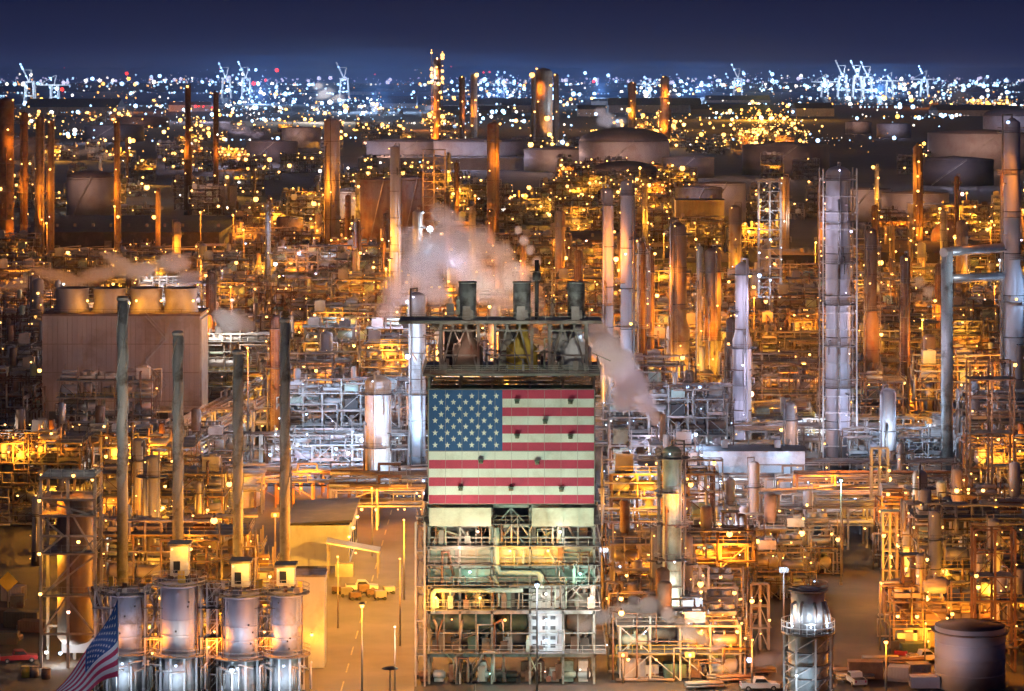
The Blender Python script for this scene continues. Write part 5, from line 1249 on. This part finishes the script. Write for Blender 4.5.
steam("lower steam puff jetting left over the yellow-lit box", 684, [(690, 632, 12, 9), (702, 638, 12, 7), (718, 645, 12, 5), (682, 626, 8, 7)], 1.2, lights=((695, 628, 'pink', 420),), thr=.4)
steam("distant white steam behind the huge domed tank", 150, [(606, 120, 14, 12), (600, 112, 10, 8), (620, 122, 12, 8)], .12, lights=((605, 118, 'blue', 60000),))
steam("distant pale steam among the city lights", 122, [(325, 94, 14, 8), (318, 86, 8, 6), (338, 98, 12, 6)], .07, lights=((325, 92, 'pink', 400000),))
steam("distant steam trailing over the left middle tanks", 165, [(240, 130, 16, 9), (255, 134, 14, 7), (225, 126, 12, 7)], .05, lights=((240, 128, 'violet', 60000),))
steam("low pinkish steam between the left-edge columns and dome tank", 200, [(85, 152, 22, 6), (105, 156, 16, 6), (66, 148, 10, 5)], .07, lights=((85, 150, 'pink', 14000),))

# ------------------------------------------------------------------ night sky and a weak pinkish fill sun added as ambient light
w = bpy.data.worlds.new("World"); sc.world = w; w.use_nodes = True; nt = w.node_tree
bg = nt.nodes["Background"]; tc = nt.nodes.new("ShaderNodeTexCoord"); sx = nt.nodes.new("ShaderNodeSeparateXYZ"); rp = nt.nodes.new("ShaderNodeValToRGB")
nt.links.new(tc.outputs["Generated"], sx.inputs[0]); nt.links.new(sx.outputs["Z"], rp.inputs[0]); nt.links.new(rp.outputs[0], bg.inputs["Color"])
e = rp.color_ramp.elements; e[0].position = 0; e[0].color = (.026, .040, .13, 1); e[1].position = 1; e[1].color = (.012, .013, .05, 1)
for pz, c in ((.003, (.022, .034, .115)), (.012, (.013, .021, .08)), (.03, (.007, .011, .048)), (.15, (.006, .009, .04))):
    x = rp.color_ramp.elements.new(pz); x.color = (*c, 1)
bg.inputs["Strength"].default_value = 0.62
sl = bpy.data.lights.new("ambient_fill_sun", 'SUN'); sl.energy = .035; sl.angle = math.radians(5); sl.color = (1, .82, .8)
so = bpy.data.objects.new("ambient_fill_sun", sl); COL.objects.link(so); so.rotation_euler = (math.radians(48), 0, math.radians(-25))

HZD = 3.2e-5
if HZD:
    b = MB().box(-9000, -250, -1, 9000, 24000, 170); hz = bpy.data.objects.new("haze", b.mesh("haze", ["ground"])); COL.objects.link(hz); hz["kind"] = "stuff"
    hm = bpy.data.materials.new("haze_air"); hm.use_nodes = True; hn = hm.node_tree; hn.nodes.clear(); ho = hn.nodes.new("ShaderNodeOutputMaterial"); hv = hn.nodes.new("ShaderNodeVolumePrincipled")
    hv.inputs["Color"].default_value = (.3, .55, 1, 1); hv.inputs["Density"].default_value = HZD; hn.links.new(hv.outputs[0], ho.inputs["Volume"]); hz.data.materials[0] = hm
# ------------------------------------------------------------------ labels that single each thing out
bpy.context.view_layer.update()
LMK = [("flag board", 512, 445), ("huge domed tank", 626, 150), ("twin slender white columns", 617, 260), ("tallest white column", 838, 300), ("dark duct-joined stack", 947, 360), ("massive blue-lit column", 1012, 230),
       ("stout brown column", 678, 300), ("violet-lit column", 742, 350), ("cooling tower", 121, 340), ("tallest straked stack", 122, 420), ("shortest straked stack", 238, 440), ("rightmost straked stack", 285, 420),
       ("brown round tanks", 400, 215), ("bright steam cloud", 440, 265), ("silver silos", 210, 620), ("yard road", 385, 600), ("stout green column", 672, 560), ("ringed drum", 808, 620), ("pale lower-right tank", 970, 650),
       ("white long roof", 752, 455), ("plain violet column", 888, 430), ("left dark roof", 108, 235), ("tallest skyline tower", 437, 90), ("amber slim column", 493, 160), ("right-hand domed tank", 1012, 130), ("crane row", 860, 80),
       ("left skyline cranes", 40, 85), ("red skyline lights", 200, 107), ("left-edge columns", 30, 180), ("gold-dotted column", 918, 170), ("lattice scaffold tower", 770, 250), ("dome-roofed dark tank", 87, 195), ("braced stair frame", 68, 560),
       ("blue-lit fat vessel", 378, 410), ("violet-lit machine deck", 305, 255), ("amber-lit round tank", 700, 205), ("portal frame tower", 995, 600), ("thick short white column", 332, 155), ("steam plume by the flag", 630, 380)]
def dirw(dx, dy):
    if abs(dx) > abs(dy) * 1.1: return "right of" if dx > 0 else "left of"
    return "above" if dy < 0 else "below"
buckets = {}
for o, look, fixed in THINGS:
    if fixed: continue
    q = o.location; d = max(1, q.y); px = CX + q.x * F / d; py = HZ + (H - q.z - 8) * F / d
    n_, lx, ly = min(LMK, key=lambda m: (m[1] - px) ** 2 + (m[2] - py) ** 2 * 1.6)
    buckets.setdefault((look, dirw(px - lx, py - ly), n_), []).append((((px - lx) ** 2 + (py - ly) ** 2), o))
for L_ in (LIB, RK):
    for v in L_.values():
        if not v[2]:
            for c_ in [v[0]] + list(v[0].children_recursive): bpy.data.objects.remove(c_)
ORD = ["", "second", "third", "fourth", "fifth", "sixth", "seventh", "eighth", "ninth", "tenth", "eleventh", "twelfth"]
for (look, d_, n_), L in buckets.items():
    L.sort(key=lambda a: a[0])
    for i, (_, o) in enumerate(L):
        lead = "" if len(L) == 1 else ("nearest " if i == 0 else (ORD[i] if i < len(ORD) else "%dth" % (i + 1)) + " nearest ")
        if len(L) > 2 and len(("%s%s %s the %s" % (lead, look, d_, n_)).replace("-", " ").split()) > 16: look = look.replace(" steel", "").replace(" unit, ", " unit ")
        o["label"] = "%s%s %s the %s" % (lead, look, d_, n_)

# ------------------------------------------------------------------ render
sc.view_settings.view_transform = 'Standard'; sc.view_settings.look = 'None'; sc.view_settings.gamma = 1; sc.view_settings.exposure = 0.5
sc.view_settings.use_curve_mapping = False
c = sc.cycles; c.use_denoising = True; c.denoiser = 'OPENIMAGEDENOISE'; c.denoising_input_passes = 'RGB_ALBEDO_NORMAL'
c.max_bounces = 4; c.diffuse_bounces = 2; c.glossy_bounces = 2; c.transmission_bounces = 1; c.volume_bounces = 1; c.transparent_max_bounces = 8
c.sample_clamp_indirect = 2.0; c.sample_clamp_direct = 12.0; c.use_light_tree = True; c.caustics_reflective = False; c.caustics_refractive = False
c.volume_step_rate = 2.0; c.volume_max_steps = 96; c.use_adaptive_sampling = True; c.adaptive_threshold = .1; c.adaptive_min_samples = 20
print("LIGHTS", NL[0], "THINGS", len(THINGS), "OBJS", len(bpy.data.objects))
